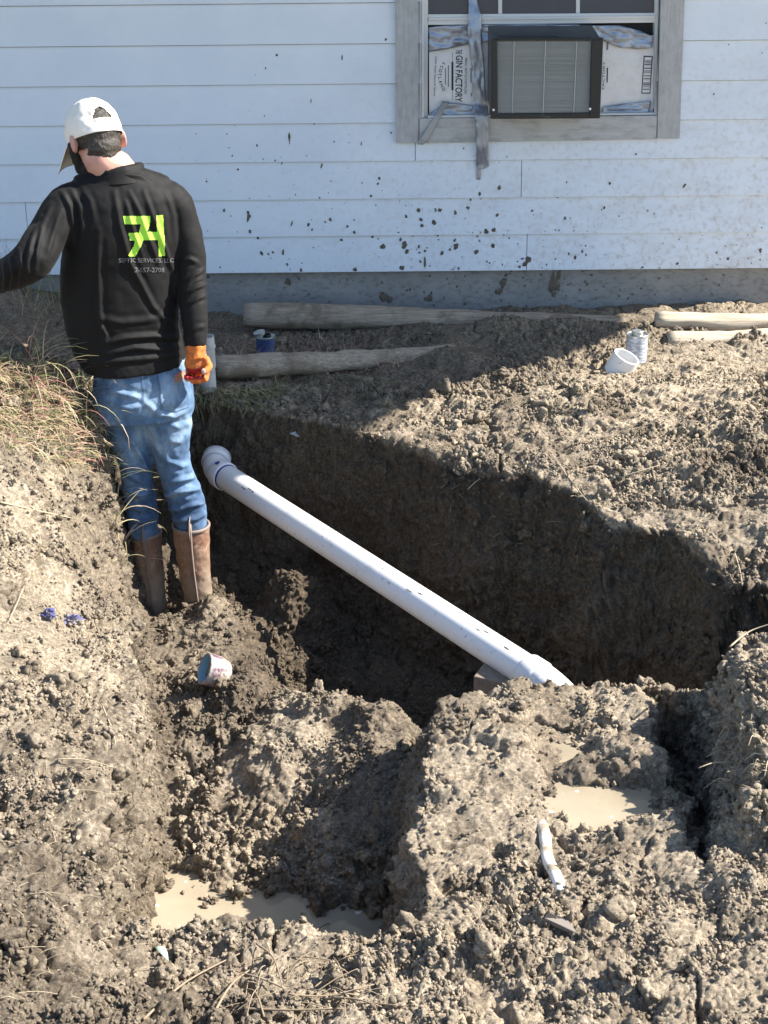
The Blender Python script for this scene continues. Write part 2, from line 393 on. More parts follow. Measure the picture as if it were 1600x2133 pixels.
FLOOR = tps([(-.6, 2.8, -.60), (-.2, 2.8, -.60), (-.05, 3.0, -.58), (-.6, 3.1, -.575), (-.35, 3.1, -.57), (-.2, 3.2, -.5), (-.5, 3.3, -.48), (-.2, 3.45, -.38), (.0, 3.4, -.33), (-.02, 3.2, -.38),
    (-.45, 3.75, -.41), (-.2, 3.82, -.345), (.04, 3.6, -.265), (-.6, 4.05, -.43), (-.42, 4.05, -.39), (-.70, 4.5, -.50), (-.52, 4.5, -.46), (-.7, 4.8, -.55), (-.3, 4.2, -.62),
    (-.15, 4.05, -.68), (.2, 3.85, -.74), (.2, 4.4, -.76), (-.2, 4.5, -.72), (-.4, 4.9, -.66), (-.8, 5.1, -.55), (0, 4.9, -.72), (.5, 4.0, -.74), (.8, 3.8, -.72),
    (.3, 3.65, -.66), (1.2, 3.65, -.55), (-.4, 4.6, -.58), (-.6, 2.5, -.55), (.0, 2.5, -.55), (-.78, 4.2, -.45)])
# lip of the excavation: x, y, horizontal width of the bank that starts at this vertex
EXC = [(-.67, 2.5, .09), (-.685, 2.8, .08), (-.70, 3.28, .08), (-.72, 3.57, .09), (-.83, 4.07, .10), (-.92, 4.29, .12), (-.98, 4.55, .15), (-1.08, 4.95, .3),
       (-1.15, 5.3, .3), (-.78, 5.56, .22), (-.38, 5.40, .2), (-.185, 5.32, .16), (-.03, 5.2, .24), (.18, 4.95, .22), (.34, 4.74, .2), (.51, 4.68, .2), (.65, 4.48, .2),
       (.76, 4.25, .18), (.92, 4.2, .16), (1.04, 3.86, .14), (1.14, 3.82, .15), (1.45, 3.7, .2), (1.4, 3.5, .2), (1.04, 3.45, .16), (.91, 3.36, .12), (.80, 3.46, .12),
       (.64, 3.49, .12), (.40, 3.49, .12), (.155, 3.44, .07), (.125, 3.3, .10), (.105, 3.1, .11), (.095, 2.72, .11), (.09, 2.5, .14), (-.1, 2.52, .3), (-.3, 2.6, .26), (-.45, 2.6, .24), (-.52, 2.52, .2)]
SPUR = [(.80, 3.50, .05), (.885, 3.36, .05), (.865, 3.1, .04), (.79, 2.75, .05), (.74, 2.60, .1), (.69, 2.78, .06), (.715, 3.0, .06), (.69, 3.22, .06), (.72, 3.44, .06)]
BANK = [(.875, 3.42, .05), (.86, 3.1, .05), (.80, 2.75, .08), (.84, 2.55, .35), (1.3, 2.45, .4), (1.9, 2.8, .4), (1.9, 3.6, .3), (1.4, 3.52, .12), (1.04, 3.48, .10)]
def inpoly(x, y, poly):
    ins = np.zeros(x.shape, bool); n = len(poly)
    for i in range(n):
        x0, y0 = poly[i][:2]; x1, y1 = poly[(i + 1) % n][:2]
        c = (y0 > y) != (y1 > y)
        with np.errstate(divide='ignore', invalid='ignore'):
            xi = (x1 - x0) * (y - y0) / (y1 - y0 + 1e-12) + x0
        ins ^= c & (x < xi)
    return ins
def depth_t(x, y, poly):
    """0 outside / on the lip, 1 where the bank has reached the floor"""
    t = np.ones(x.shape); n = len(poly)
    for i in range(n):
        x0, y0, w0 = poly[i]; x1, y1, w1 = poly[(i + 1) % n]
        dx, dy = x1 - x0, y1 - y0; L2 = dx * dx + dy * dy
        s = np.clip(((x - x0) * dx + (y - y0) * dy) / L2, 0, 1)
        d = np.hypot(x - x0 - s * dx, y - y0 - s * dy); wv = w0 + (w1 - w0) * s
        t = np.minimum(t, d / wv)
    t = np.where(inpoly(x, y, poly), t, 0)
    return t
def hbase(x, y):
    """returns height, moist attribute"""
    P = np.stack([x, y, np.zeros_like(x)], -1).reshape(-1, 3).astype(np.float32)
    sh = x.shape
    jx = (fbm(P, .22, 3, 5) * .02 + fbm(P, .06, 2, 9) * .008).reshape(sh); jy = (fbm(P, .22, 3, 31) * .02 + fbm(P, .06, 2, 37) * .008).reshape(sh)
    far = sstep(2.2, 4.5, np.hypot(x, y - 4))
    top = TOP(np.clip(x, -2.6, 2.6), np.clip(y, 1.2, 6.8)) * (1 - far) + .02 * far
    xx, yy = x + jx, y + jy
    tb = depth_t(xx, yy, BANK); top = top + sstep(0, 1, tb) * .17
    te = depth_t(xx, yy, EXC); ts = depth_t(xx, yy, SPUR)
    fl = FLOOR(np.clip(x, -1.2, 1.5), np.clip(y, 2.4, 5.6))
    prof = sstep(0, 1, te) ** .85
    # wet hollow on top of the near block
    hol = np.exp(-(((x - .55) / .17) ** 2 + ((y - 3.02) / .10) ** 2) ** 1.2) + .75 * np.exp(-(((x - .47) / .10) ** 2 + ((y - 3.2) / .14) ** 2) ** 1.5)
    isl = np.exp(-(((x - .62) / .085) ** 2 + ((y - 3.13) / .06) ** 2)) + .9 * np.exp(-(((x - .50) / .05) ** 2 + ((y - 3.13) / .04) ** 2))
    top = top - .062 * np.clip(hol, 0, 1) + .065 * isl
    z = top * (1 - prof) + fl * prof
    zs = np.minimum(z, -.30)
    z = z * (1 - sstep(0, 1, ts)) + zs * sstep(0, 1, ts)
    z = z + .065 * np.exp(-(((x - .52) / .16) ** 2 + ((y - 6.40) / .07) ** 2)) + .055 * np.exp(-(((x - .31) / .12) ** 2 + ((y - 5.98) / .07) ** 2)) + .05 * np.exp(-(((x - .9) / .2) ** 2 + ((y - 6.42) / .06) ** 2))
    # soil heaped round the boots
    z = z + .07 * np.exp(-(((x + .62) / .11) ** 2 + ((y - 4.55) / .16) ** 2)) + .05 * np.exp(-(((x + .52) / .09) ** 2 + ((y - 4.35) / .12) ** 2))
    for ix, iy, ir, ih in ((-.47, 3.09, .035, .045), (-.41, 3.12, .03, .05), (-.30, 2.98, .03, .05), (-.40, 2.90, .032, .045)): z = z + ih * np.exp(-(((x - ix) / ir) ** 2 + ((y - iy) / ir) ** 2))
    # lump left standing in the pit
    z = z + .27 * np.exp(-((((x + .33) / .13) ** 2 + ((y - 4.78) / .13) ** 2)) ** 1.3)
    z = z - .075 * np.exp(-(((x + .15) / .07) ** 2 + ((y - 3.60) / .06) ** 2))
    cut = np.clip(te * 1.6, 0, 1) * (1 - sstep(.97, 1.0, te))
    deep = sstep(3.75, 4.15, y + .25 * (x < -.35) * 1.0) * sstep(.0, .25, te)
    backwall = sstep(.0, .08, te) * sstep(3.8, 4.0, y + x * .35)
    moist_shade = np.clip(.62 * cut + .9 * deep + .9 * backwall + .6 * sstep(0, .6, ts), 0, 1) * (1 - .45 * sstep(-.45, -.6, x) * sstep(4.75, 4.5, y) * sstep(3.7, 4.1, y))
    shade_yard = sstep(5.0, 5.5, y - x * .6) * .45  # cast shade over the yard put into the soil colour
    moist_shade = np.maximum(moist_shade, shade_yard * (te <= 0))
    damp = fbm(P, .42, 4, 205).reshape(sh); moist_shade = np.maximum(moist_shade, .62 * sstep(.12, .62, damp) * (1 - far)); damp2 = fbm(P, .09, 3, 211).reshape(sh); moist_shade = np.maximum(moist_shade, .45 * sstep(.35, .7, damp2) * (1 - far))
    smooth = np.clip(hol * .8, 0, .85)
    for ix, iy, ir, jr in ((.20, 3.14, .075, .07), (.22, 2.90, .085, .08), (.40, 2.70, .03, .16), (.62, 2.45, .05, .10), (-1.02, 3.4, .14, .22), (-.85, 2.5, .12, .2)): smooth = np.maximum(smooth, .8 * np.exp(-(((x - ix) / ir) ** 2 + ((y - iy) / jr) ** 2) ** 1.5))
    moist_shade = np.maximum(moist_shade, .55 * sstep(.25, .7, hol)); moist_shade = np.maximum(moist_shade, .6 * sstep(-.515, -.545, z) * (y < 3.4) * (te > .3))
    return z, moist_shade, te, ts, smooth
def graded(a, b, step, outs):
    core = np.arange(a, b, step); left = [a]; right = [core[-1]]
    s = step
    while left[-1] > outs[0]: s *= 1.22; left.append(left[-1] - s)
    s = step
    while right[-1] < outs[1]: s *= 1.22; right.append(right[-1] + s)
    return np.array(left[:0:-1]), core, np.array(right[1:])
yl, yc, yr = graded(1.95, 5.7, .0041, (-60, 5.0))
yback = np.concatenate([np.arange(yc[-1] + .006, 6.8, .007), [6.83, 6.9, 7.2, 8, 10, 14, 20, 35, 70]])
YS = np.concatenate([yl, yc, yback])
xl, xc, xr = graded(-1.55, 1.75, .0055, (-60, 60))
NX = 880
S = np.empty((len(YS), NX)); xf = np.arange(-1.55, 1.75, .004)
XF, YF = np.meshgrid(xf, YS)
ZF = hbase(XF, YF)[0]
for r in range(1):
    dz = np.abs(np.diff(ZF, axis=1)) / .004
# smooth the slope map between neighbouring rows so that the columns do not wobble
sl_ = np.minimum(dz, 4.0)
k = np.ones(41) / 41
sl_ = np.apply_along_axis(lambda c: np.convolve(np.pad(c, 20, mode='edge'), k, 'valid'), 0, sl_)
wgt = np.sqrt(1 + sl_ ** 2)
cum = np.concatenate([np.zeros((len(YS), 1)), np.cumsum(wgt, axis=1)], axis=1); cum /= cum[:, -1:]
u = np.linspace(0, 1, NX)
for i in range(len(YS)): S[i] = np.interp(u, cum[i], xf)
X = np.concatenate([np.repeat(xl[None], len(YS), 0), S, np.repeat(xr[None], len(YS), 0)], axis=1)
Y = np.repeat(YS[:, None], X.shape[1], 1)
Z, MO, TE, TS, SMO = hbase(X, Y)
P = np.stack([X, Y, Z], -1)
gu = np.gradient(P, axis=1); gv = np.gradient(P, axis=0)
N = np.cross(gu, gv); N /= np.linalg.norm(N, axis=2, keepdims=True) + 1e-12
sh = X.shape
Pf = P.reshape(-1, 3).astype(np.float32); Nf = N.reshape(-1, 3)
core = ((np.abs(Pf[:, 0]) < 2.2) & (Pf[:, 1] > 1.2) & (Pf[:, 1] < 6.85))
idx = np.nonzero(core)[0]; Pc = Pf[idx]
te = TE.reshape(-1)[idx]; smo = SMO.reshape(-1)[idx]; mo = MO.reshape(-1)[idx]
steep = 1 - np.clip(np.abs(Nf[idx, 2]), 0, 1)
cl = sstep(-.35, .45, fbm(Pc, .30, 3, 77))            # clod density
cl2 = sstep(-.3, .4, fbm(Pc, .11, 2, 78))
wall = sstep(.25, .6, steep)
near = sstep(5.2, 3.6, Pc[:, 1])
amp = (.26 + .88 * cl) * (1 - .5 * wall) * (1 - smo) * (.8 + .25 * near)
W = Pc + np.stack([fbm(Pc, .05, 2, 3), fbm(Pc, .05, 2, 4), fbm(Pc, .05, 2, 6)], -1).astype(np.float32) * .012
def crumb(s, seed, rad=.62):
    d, r = voro(W, s, seed); return np.sqrt(np.clip(1 - (d / rad) ** 2, 0, 1)) * (.25 + .75 * r), r
h = fbm(Pc, .35, 3, 41) * .022 * (1 - .5 * wall) + fbm(Pc, .10, 3, 42) * .014
c1, r1 = crumb(.085, 1); c2, r2 = crumb(.042, 2); c3, r3 = crumb(.022, 3); c4, r4 = crumb(.012, 5)
h = h + amp * (c1 * .036 * (r1 > .45) * cl2 + c2 * .025 * (.5 + .5 * cl2) * (r2 > .3) + c3 * .017 * (r3 > .2) + c4 * .0115 * (r4 > .2)) - .03 * amp
d2, _ = voro(Pc * np.array([1, 1, .35], np.float32), .05, 9)
h = h - wall * np.clip(.35 - d2, 0, 1) * .03
h = h + fbm(Pc, .012, 2, 50) * .0034 + (rng.random(len(Pc)) - .5) * .0036 * (1 - .8 * smo)
h = h + wall * (c2 * .010 * (r2 > .4) + c3 * .009 + c4 * .006 + fbm(Pc, .06, 3, 66) * .010)
cre = np.clip(.15 - np.abs(fbm(W, .17, 3, 120)), 0, .15) / .15 * sstep(-.2, .3, fbm(Pc, .4, 2, 121))
h = h - cre * .034 * (1 - wall) * (1 - smo)
h = h + .020 * sstep(.1, .7, fbm(Pc, .16, 3, 130)) * (1 - wall) * (1 - smo)
# the yard strip near the wall is calmer
calm = sstep(5.6, 6.2, Pc[:, 1]) * (Pc[:, 0] < 1.5)
h = h * (1 - .4 * calm)
H = np.zeros(len(Pf)); H[idx] = h
Pd = (Pf + Nf * H[:, None])
tint = np.full(len(Pf), .5, np.float32)
tint[idx] = np.clip(.5 + .35 * (r2 - .5) * (c2 > .3) + .25 * (r3 - .5) + .25 * fbm(Pc, .5, 2, 91), 0, 1)
nY, nX = sh
ii = np.arange(nY * nX).reshape(nY, nX)
F4 = np.stack([ii[:-1, :-1], ii[:-1, 1:], ii[1:, 1:], ii[1:, :-1]], -1).reshape(-1, 4)
me = npmesh('ground', Pd, F4)
def fattr(me, name, arr):
    a = me.attributes.new(name, 'FLOAT', 'POINT'); a.data.foreach_set('value', np.asarray(arr, np.float32))
fattr(me, 'moist_shade', MO.reshape(-1)); fattr(me, 'tint', tint)
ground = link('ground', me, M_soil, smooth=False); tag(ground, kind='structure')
bpy.context.view_layer.update()
def gz(x, y):
    hit, loc, nn, i = ground.ray_cast(Vector((x, y, 3)), Vector((0, 0, -1)))
    return loc.z if hit else 0.0
def gpx(px, py):
    """the ground point seen at this spot (real surface hit)"""
    hit, loc, nn, i = ground.ray_cast(Vector((0, 0, CZ)), ray(px, py).normalized())
    return loc.copy()

# ------------------------------------------------------------------ loose clods
def lumps(level, nvar):
    out = []
    bm = bmesh.new(); bmesh.ops.create_icosphere(bm, subdivisions=level, radius=1)
    V = np.array([v.co[:] for v in bm.verts], np.float32); F = np.array([[v.index for v in f.verts] for f in bm.faces]); bm.free()
    for k in range(nvar):
        q = V + 7 * k
        r = 1 + .38 * vnoise(q.astype(np.float32), 1.0, 11 + k) + .34 * vnoise(q.astype(np.float32), .38, 60 + k)
        s = np.array([1, .65 + .3 * random.random(), .55 + .3 * random.random()])
        out.append(V * r[:, None] * s)
    return out, F
def rotm(n):
    q = rng.normal(size=(n, 4)); q /= np.linalg.norm(q, axis=1, keepdims=True); w_, x, y, z = q.T
    return np.stack([np.stack([1 - 2 * (y * y + z * z), 2 * (x * y - z * w_), 2 * (x * z + y * w_)], -1), np.stack([2 * (x * y + z * w_), 1 - 2 * (x * x + z * z), 2 * (y * z - x * w_)], -1), np.stack([2 * (x * z - y * w_), 2 * (y * z + x * w_), 1 - 2 * (x * x + y * y)], -1)], 1)
sel = idx[(Pc[:, 0] > -1.5) & (Pc[:, 0] < 1.7) & (Pc[:, 1] > 1.9) & (Pc[:, 1] < 6.5)]
wsel = np.clip(.05 + sstep(.2, .9, (cl[np.isin(idx, sel)] + cl2[np.isin(idx, sel)]) * .5) * (1 - .6 * wall[np.isin(idx, sel)]) * (1 - smo[np.isin(idx, sel)]), 0, 1)
wsel *= np.where(Pf[sel, 1] > 5.6, .35, 1)
wsel /= wsel.sum()
def clusters(nvar, nsub):
    L1, F1 = lumps(2, 8); out = []
    for k in range(nvar):
        vv = []; ff = []
        for j in range(nsub):
            d = rng.normal(size=3); d /= np.linalg.norm(d); c = d * rng.uniform(.2, .75) * np.array([1, 1, .6]); r = rng.uniform(.28, .6)
            ff.append(F1 + 42 * j); vv.append(L1[rng.integers(0, 8)] * r + c)
        out.append(np.concatenate(vv).astype(np.float32))
    return out, np.concatenate(ff)
for name, lab, sub, n, smin, smax, pw in (('soil_crumbs', 'fine crumbs of clay soil scattered over the dug ground', 0, 110000, .0022, .0070, 1.4), ('soil_clods', 'loose clods of clay soil lying over the dug ground', 7, 7800, .008, .021, 1.7), ('large_clods', 'largest lumps of clay soil lying on the dug ground', 20, 330, .022, .038, 1.6)):
    AV = []; AF = []; AM = []; AT = []; base = 0
    L, F = lumps(1, 8) if sub == 0 else clusters(8, sub)
    pick = rng.choice(sel, n, p=wsel); size = smin + (smax - smin) * rng.random(n) ** pw
    Rm = rotm(n); var = rng.integers(0, 8, n)
    for k in range(8):
        q = np.nonzero(var == k)[0]
        v = np.einsum('nij,vj->nvi', Rm[q], L[k]) * size[q, None, None] + (Pd[pick[q]] + Nf[pick[q]] * size[q, None] * .2)[:, None, :]
        nv = L[k].shape[0]
        AV.append(v.reshape(-1, 3)); AF.append((F[None] + (base + np.arange(len(q)) * nv)[:, None, None]).reshape(-1, 3)); base += len(q) * nv
        AM.append(np.repeat(MO.reshape(-1)[pick[q]] * .9, nv)); AT.append(np.repeat(.35 + .5 * rng.random(len(q)), nv))
    me = npmesh(name, np.concatenate(AV), None, np.concatenate(AF))
    fattr(me, 'moist_shade', np.concatenate(AM)); fattr(me, 'tint', np.concatenate(AT))
    tag(link(name, me, M_soil, smooth=False), lab, 'soil', kind='stuff')

# muddy water: one sheet in the trench, one in the hollow on the block
def water(name, pts, z):
    bm = bmesh.new(); vs = [bm.verts.new((x, y, z)) for x, y in pts]; bm.faces.new(vs)
    me = bpy.data.meshes.new(name); bm.to_mesh(me); bm.free()
    return tag(link(name, me, M_water), kind='structure')
water('water', [(-.70, 2.55), (.05, 2.6), (.05, 3.3), (-.70, 3.3)], -.555)
water('water', [(.34, 2.86), (.685, 2.86), (.685, 3.32), (.34, 3.32)], -.186)
# ------------------------------------------------------------------ house
WY = 6.8
house = empty('house', (0, 6.8, 0), 'white lap sided house wall on a low concrete foundation behind the dug hole', 'house')
Z0 = .203; EX = .1745
ac0 = aty(893, 236, WY); ox0 = aty(880, 150, WY).x; ox1 = aty(1368, 150, WY).x
mb = MB(); HX0, HX1 = -8.0, 1.95
joint = {1: [aty(57, 460, WY).x, -4.6], 3: [aty(865, 320, WY).x], 2: [aty(1086, 370, WY).x, -2.8], 0: [aty(1097, 530, WY).x, -3.4], 5: [-2.5], 7: [-3.3, 1.6]}
for k in range(15):
    z0 = Z0 + EX * k; z1 = z0 + EX - .0155
    cuts = sorted(joint.get(k, []))
    spans = [(HX0, HX1)] if k < 4 or k > 10 else [(HX0, ox0), (ox1, HX1)]
    segs = []
    for a, b in spans:
        p = a
        for c in cuts:
            if p < c < b: segs.append((p, c - .0015)); p = c + .0015
        segs.append((p, b))
    for a, b in segs:
        v = [(a, WY - .017, z0), (b, WY - .017, z0), (b, WY - .001, z1 + .012), (a, WY - .001, z1 + .012), (a, WY + .004, z0), (b, WY + .004, z0), (b, WY + .008, z1 + .012), (a, WY + .008, z1 + .012)]
        mb.add(v, [(0, 1, 2, 3), (7, 6, 5, 4), (0, 4, 5, 1), (1, 5, 6, 2), (2, 6, 7, 3), (3, 7, 4, 0)])
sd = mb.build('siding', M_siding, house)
mb = MB()   # sheathing kept dark to paint shadow lines in the lap gaps; side and back walls
mb.box(HX0, ox0, WY + .012, WY + .06, Z0 + .02, 2.82); mb.box(ox1, HX1, WY + .012, WY + .06, Z0 + .02, 2.82)
mb.box(ox0 + .001, ox1 - .001, WY + .012, WY + .06, Z0 + .02, .93); mb.box(ox0 + .001, ox1 - .001, WY + .012, WY + .06, 2.1, 2.82)
mb.box(HX1 - .05, HX1 - .002, WY + .062, 13, Z0, 2.82); mb.box(HX0, HX0 + .05, WY + .062, 13, Z0, 2.82); mb.box(HX0 + .06, HX1 - .06, 12.9, 12.95, Z0, 2.82)
mb.build('wall', mat('shadow_line_sheathing', (.05, .055, .065), .9), house)
mb = MB(); n = 160
for i in range(n):
    pass
mb.box(HX0 - .0, HX1 - .03, WY + .022, 13, -.4, Z0 + .012)
mb.build('foundation', M_conc, house)
# unseen eave slab added for its shadow; outline projected from the yard's shade edge
mb = MB(); S1 = (2.8 / math.tan(SUN_EL)); shx, shy = S1 * math.cos(SUN_AZ), S1 * math.sin(SUN_AZ)
low = [(-9, 5.02), (-.62, 5.02), (-.05, 5.22), (.36, 5.70), (.66, 5.93), (.98, 6.17), (1.12, 6.36), (1.18, 6.75)]
pl = [(x + shx, y + shy) for x, y in low]; pl[0] = (-9, pl[0][1]); pl += [(pl[-1][0] + .2, 13.6), (-9, 13.6)]
nb = len(pl); vs = [(x, y, 2.83) for x, y in pl] + [(x, y, 2.98) for x, y in pl]
mb.add(vs, [tuple(range(nb))[::-1], tuple(range(nb, 2 * nb))] + [(i, (i + 1) % nb, (i + 1) % nb + nb, i + nb) for i in range(nb)])
mb.build('shadow_roof', mat('shadow_roof_mat', (.16, .15, .14), .9), house)
# splashes of mud on the boards
mb = MB(); r_ = random.Random(3)
def splat(px, py, rp, asp=1.0, ang=0):
    c = aty(px, py, WY); r = rp / 455.0; n = 10; k = int((c.z - Z0) / EX)
    if c.z < Z0 + .004: yy = WY + .0195; slope = 0
    else: yy = None
    vs = [];
    for i in range(n):
        a = i * 2 * math.pi / n; q = r * (1 + r_.uniform(-.35, .35))
        dx, dz = q * math.cos(a), q * asp * math.sin(a); dx, dz = dx * math.cos(ang) - dz * math.sin(ang), dx * math.sin(ang) + dz * math.cos(ang)
        x, z = c.x + dx, c.z + dz
        if yy is None:
            z = min(max(z, Z0 + EX * k + .003), Z0 + EX * (k + 1) - .003); y = WY - .0185 + .016 * (z - Z0 - EX * k) / EX
        else: z = min(z, Z0 - .004); y = yy
        vs.append(Vector((x, y, z)))
    cc = sum(vs, Vector()) / n; cc.y -= min(.0035, r * .35)
    vs.append(cc); mb.add(vs, [(i, (i + 1) % n, n) for i in range(n)])
def clear(px, py, m=0): return not (820 - m < px < 1435 + m and py < 302 + m)
for i in range(760):
    t = r_.random(); px = r_.gauss(960, 260) if t < .42 else (r_.uniform(430, 1640) if t < .85 else r_.uniform(0, 1640))
    py = 640 - abs(r_.gauss(0, 1)) * (150 if 600 < px < 1350 else 110)
    if px < 600: py = 640 - abs(r_.gauss(0, 1)) * 200
    if r_.random() < .07: py = r_.uniform(10, 560)
    if not clear(px, py, 4) or not 5 < py < 650: continue
    rp = .6 + r_.random() ** 4 * 2.6
    if py < 330: rp = min(rp, 2.2)
    splat(px, py, rp, r_.uniform(.8, 1.7), r_.uniform(-.4, .4))
for px, py, rp in [(798, 512, 6), (843, 510, 6.5), (872, 437, 4), (877, 456, 4), (879, 468, 4), (903, 462, 5), (916, 437, 4), (950, 513, 6), (1012, 480, 5), (1028, 478, 4.5), (1027, 511, 4.5), (992, 524, 5), (838, 556, 5), (740, 560, 5),
                   (1040, 390, 4), (520, 450, 4), (517, 442, 3), (975, 432, 4), (848, 523, 4), (920, 526, 4), (1100, 540, 6), (1092, 548, 5), (600, 590, 7), (800, 620, 9), (812, 628, 7), (895, 625, 8), (1050, 590, 8), (1040, 610, 7), (1160, 600, 8), (1155, 615, 6)]:
    splat(px, py, rp, 1.1)
for px, py, l in [(603, 285, 11), (753, 298, 5), (713, 118, 6), (670, 345, 7), (588, 338, 5), (648, 210, 5), (518, 450, 13), (608, 465, 7), (590, 525, 9), (885, 545, 12), (1150, 590, 26), (1163, 580, 22), (1050, 595, 18)]:
    splat(px, py, l * .22, 4.0, r_.uniform(-.35, .1))
tag(mb.build('mud_splashes', M_mudspl, house, smooth=True), kind='stuff')

# window
win = bpy.data.objects.new('window', None); C.objects.link(win); win.parent = house; win.location = Vector((.7, 6.8, 1.3)) - Vector(house.location)
def X(px, py=150, y=WY): return aty(px, py, y).x
def Zp(py, px=1120, y=WY): return aty(px, py, y).z
TY0, TY1 = WY - .036, WY + .02
mb = MB(); mb.hexa(aty(825, 298, TY0), aty(872, 298, TY0), aty(872, -260, TY0), aty(823, -260, TY0), (0, 1, 0), .055)
mb.build('trim_board', M_trim, win, bevel=.002)
mb = MB(); mb.hexa(aty(1369, 289, TY0), aty(1416, 289, TY0), aty(1436, -260, TY0), aty(1383, -260, TY0), (0, 1, 0), .055)
mb.build('trim_board', M_trim, win, bevel=.002)
mb = MB(); mb.hexa(aty(873.5, 298, TY0 + .004), aty(1367.5, 290, TY0 + .004), aty(1369, 241, TY0 + .004), aty(873.5, 247, TY0 + .004), (0, 1, 0), .05)
mb.build('trim_board', M_trimh, win, bevel=.002)
mb = MB()
jy = WY - .02
mb.hexa(aty(874.5, 245, jy), aty(891, 245, jy + .03), aty(893, -260, jy + .03), aty(874.5, -260, jy), (0, 1, 0), .06)
mb.hexa(aty(1362, 240, jy + .03), aty(1366, 240, jy), aty(1380.5, -260, jy), aty(1366, -260, jy + .03), (0, 1, 0), .06)
mb.hexa(aty(879, 245, jy - .004), aty(883, 245, jy - .004), aty(883, -260, jy - .004), aty(879, -260, jy - .004), (0, 1, 0), .01)
mb.hexa(aty(891, 246, jy), aty(1364, 239, jy), aty(1364, 235, jy), aty(891, 241, jy), (0, 1, 0), .07)
mb.build('frame', M_white, win, bevel=.002)
# upper sash
mb = MB(); sy = WY + .012
mb.hexa(aty(892, 52, sy), aty(1365, 47, sy), aty(1365, 27, sy), aty(892, 30, sy), (0, 1, 0), .04)
mb.hexa(aty(893, 42, sy - .012), aty(1364, 38, sy - .012), aty(1364, 33, sy - .012), aty(893, 37, sy - .012), (0, 1, 0), .02)
for px in (1042, 1204): mb.hexa(aty(px - 4, 29, sy + .012), aty(px + 4, 29, sy + .012), aty(px + 5, -260, sy + .012), aty(px - 3, -260, sy + .012), (0, 1, 0), .02)
mb.build('sash', M_white, win, bevel=.001)
mb = MB(); mb.hexa(aty(892, 29, sy + .02), aty(1364, 28, sy + .02), aty(1366, -255, sy + .02), aty(892, -255, sy + .02), (0, 1, 0), .006)
mb.build('glass', M_glass, win)
mb = MB(); mb.box(ox0 + .005, ox1 - .005, WY + .055, WY + .075, .93, 2.1)
mb.build('backing', mat('dark_interior', (.02, .022, .025), .8), win)

# ------------------------------------------------------------------ crumpled tape
def sheet(name, rows, y, label, amp=.006, m=None, nu=14, sub=10, seed=0, group=None, freq=.03, thick=True):
    """rows: list of ((px,py) left, (px,py) right[, y offset]); a strip lofted through them with crumples"""
    rows = [(Vector(r[0]), Vector(r[1]), r[2] if len(r) > 2 else 0) for r in rows]
    V = []; n = 0
    for i in range(len(rows) - 1):
        for s in range(sub + (i == len(rows) - 2)):
            t = s / sub; a = rows[i][0].lerp(rows[i + 1][0], t); b = rows[i][1].lerp(rows[i + 1][1], t); yo = rows[i][2] * (1 - t) + rows[i + 1][2] * t
            for k in range(nu + 1):
                p = a.lerp(b, k / nu); q = aty(p.x, p.y, y); V.append([q.x, q.y + yo, q.z])
            n += 1
    V = np.array(V, np.float32)
    V[:, 1] -= np.abs(fbm((V + seed * 3.1) * (np.array([.4, 1, 1.2], np.float32) if np.ptp(V[:, 0]) > np.ptp(V[:, 2]) else np.array([1.2, 1, .4], np.float32)), freq, 3, seed)) * amp * 1.3 + amp * .3
    V[:, 0] += fbm(V + 5, .02, 2, seed + 4) * amp * .25
    ii = np.arange(n * (nu + 1)).reshape(n, nu + 1)
    me = npmesh(name, V, np.stack([ii[:-1, :-1], ii[:-1, 1:], ii[1:, 1:], ii[1:, :-1]], -1).reshape(-1, 4))
    o = link(name, me, m or M_tape)
    if thick: s = o.modifiers.new('s', 'SOLIDIFY'); s.thickness = .0012
    return tag(o, label, 'tape', group)
cy_ = WY + .028
TG = 'pieces of silver tape sealing the window'
sheet('duct_tape', [((893, 56), (893, 108)), ((930, 52), (930, 102)), ((975, 52), (975, 92)), ((1060, 50), (1060, 76), -.01), ((1180, 50), (1180, 76), -.01), ((1245, 53), (1245, 80)), ((1290, 52), (1290, 98)), ((1335, 64), (1330, 102)), ((1360, 76), (1358, 99))], cy_ - .008,
      'wide crumpled silver tape band along the top of the air conditioner opening', .010, nu=12, sub=12, seed=1, group=TG)
sheet('duct_tape', [((977, -10), (990, -10), .03), ((976, 28), (1001, 28), .01), ((975, 60), (1004, 60)), ((977, 90), (1004, 95)), ((980, 120), (1008, 120)), ((983, 150), (1010, 150)), ((984, 185), (1011, 185)), ((985, 215), (1016, 220)), ((988, 238), (1017, 238), -.03), ((991, 262), (1016, 262), -.035), ((992, 300), (1017, 300), -.03), ((992, 345), (1018, 345), 0.0), ((994, 352), (1008, 352), 0)], WY - .012,
      'long vertical silver tape strip hanging left of the air conditioner down onto the siding', .005, nu=8, sub=8, seed=2, group=TG)
sheet('duct_tape', [((993, 351), (1002, 351)), ((993, 374), (1001, 374))], WY - .014, 'small loose end of tape stuck on the siding below the long strip', .0015, M_tapeg, nu=4, sub=4, seed=3, group=TG)
sheet('duct_tape', [((926, 214), (893, 238)), ((945, 214), (925, 240)), ((975, 218), (965, 241)), ((990, 220), (990, 241))], cy_ - .012, 'crumpled silver tape at the lower left corner of the window', .006, nu=8, sub=8, seed=5, group=TG)
sheet('duct_tape', [((922, 212), (936, 213), .02), ((905, 240), (916, 245), -.02), ((876, 285), (890, 290), -.035), ((868, 297), (880, 299), -.03)], WY - .012, 'narrow grey tape strip running diagonally over the sill corner', .002, M_tapeg, nu=5, sub=8, seed=6, group=TG)
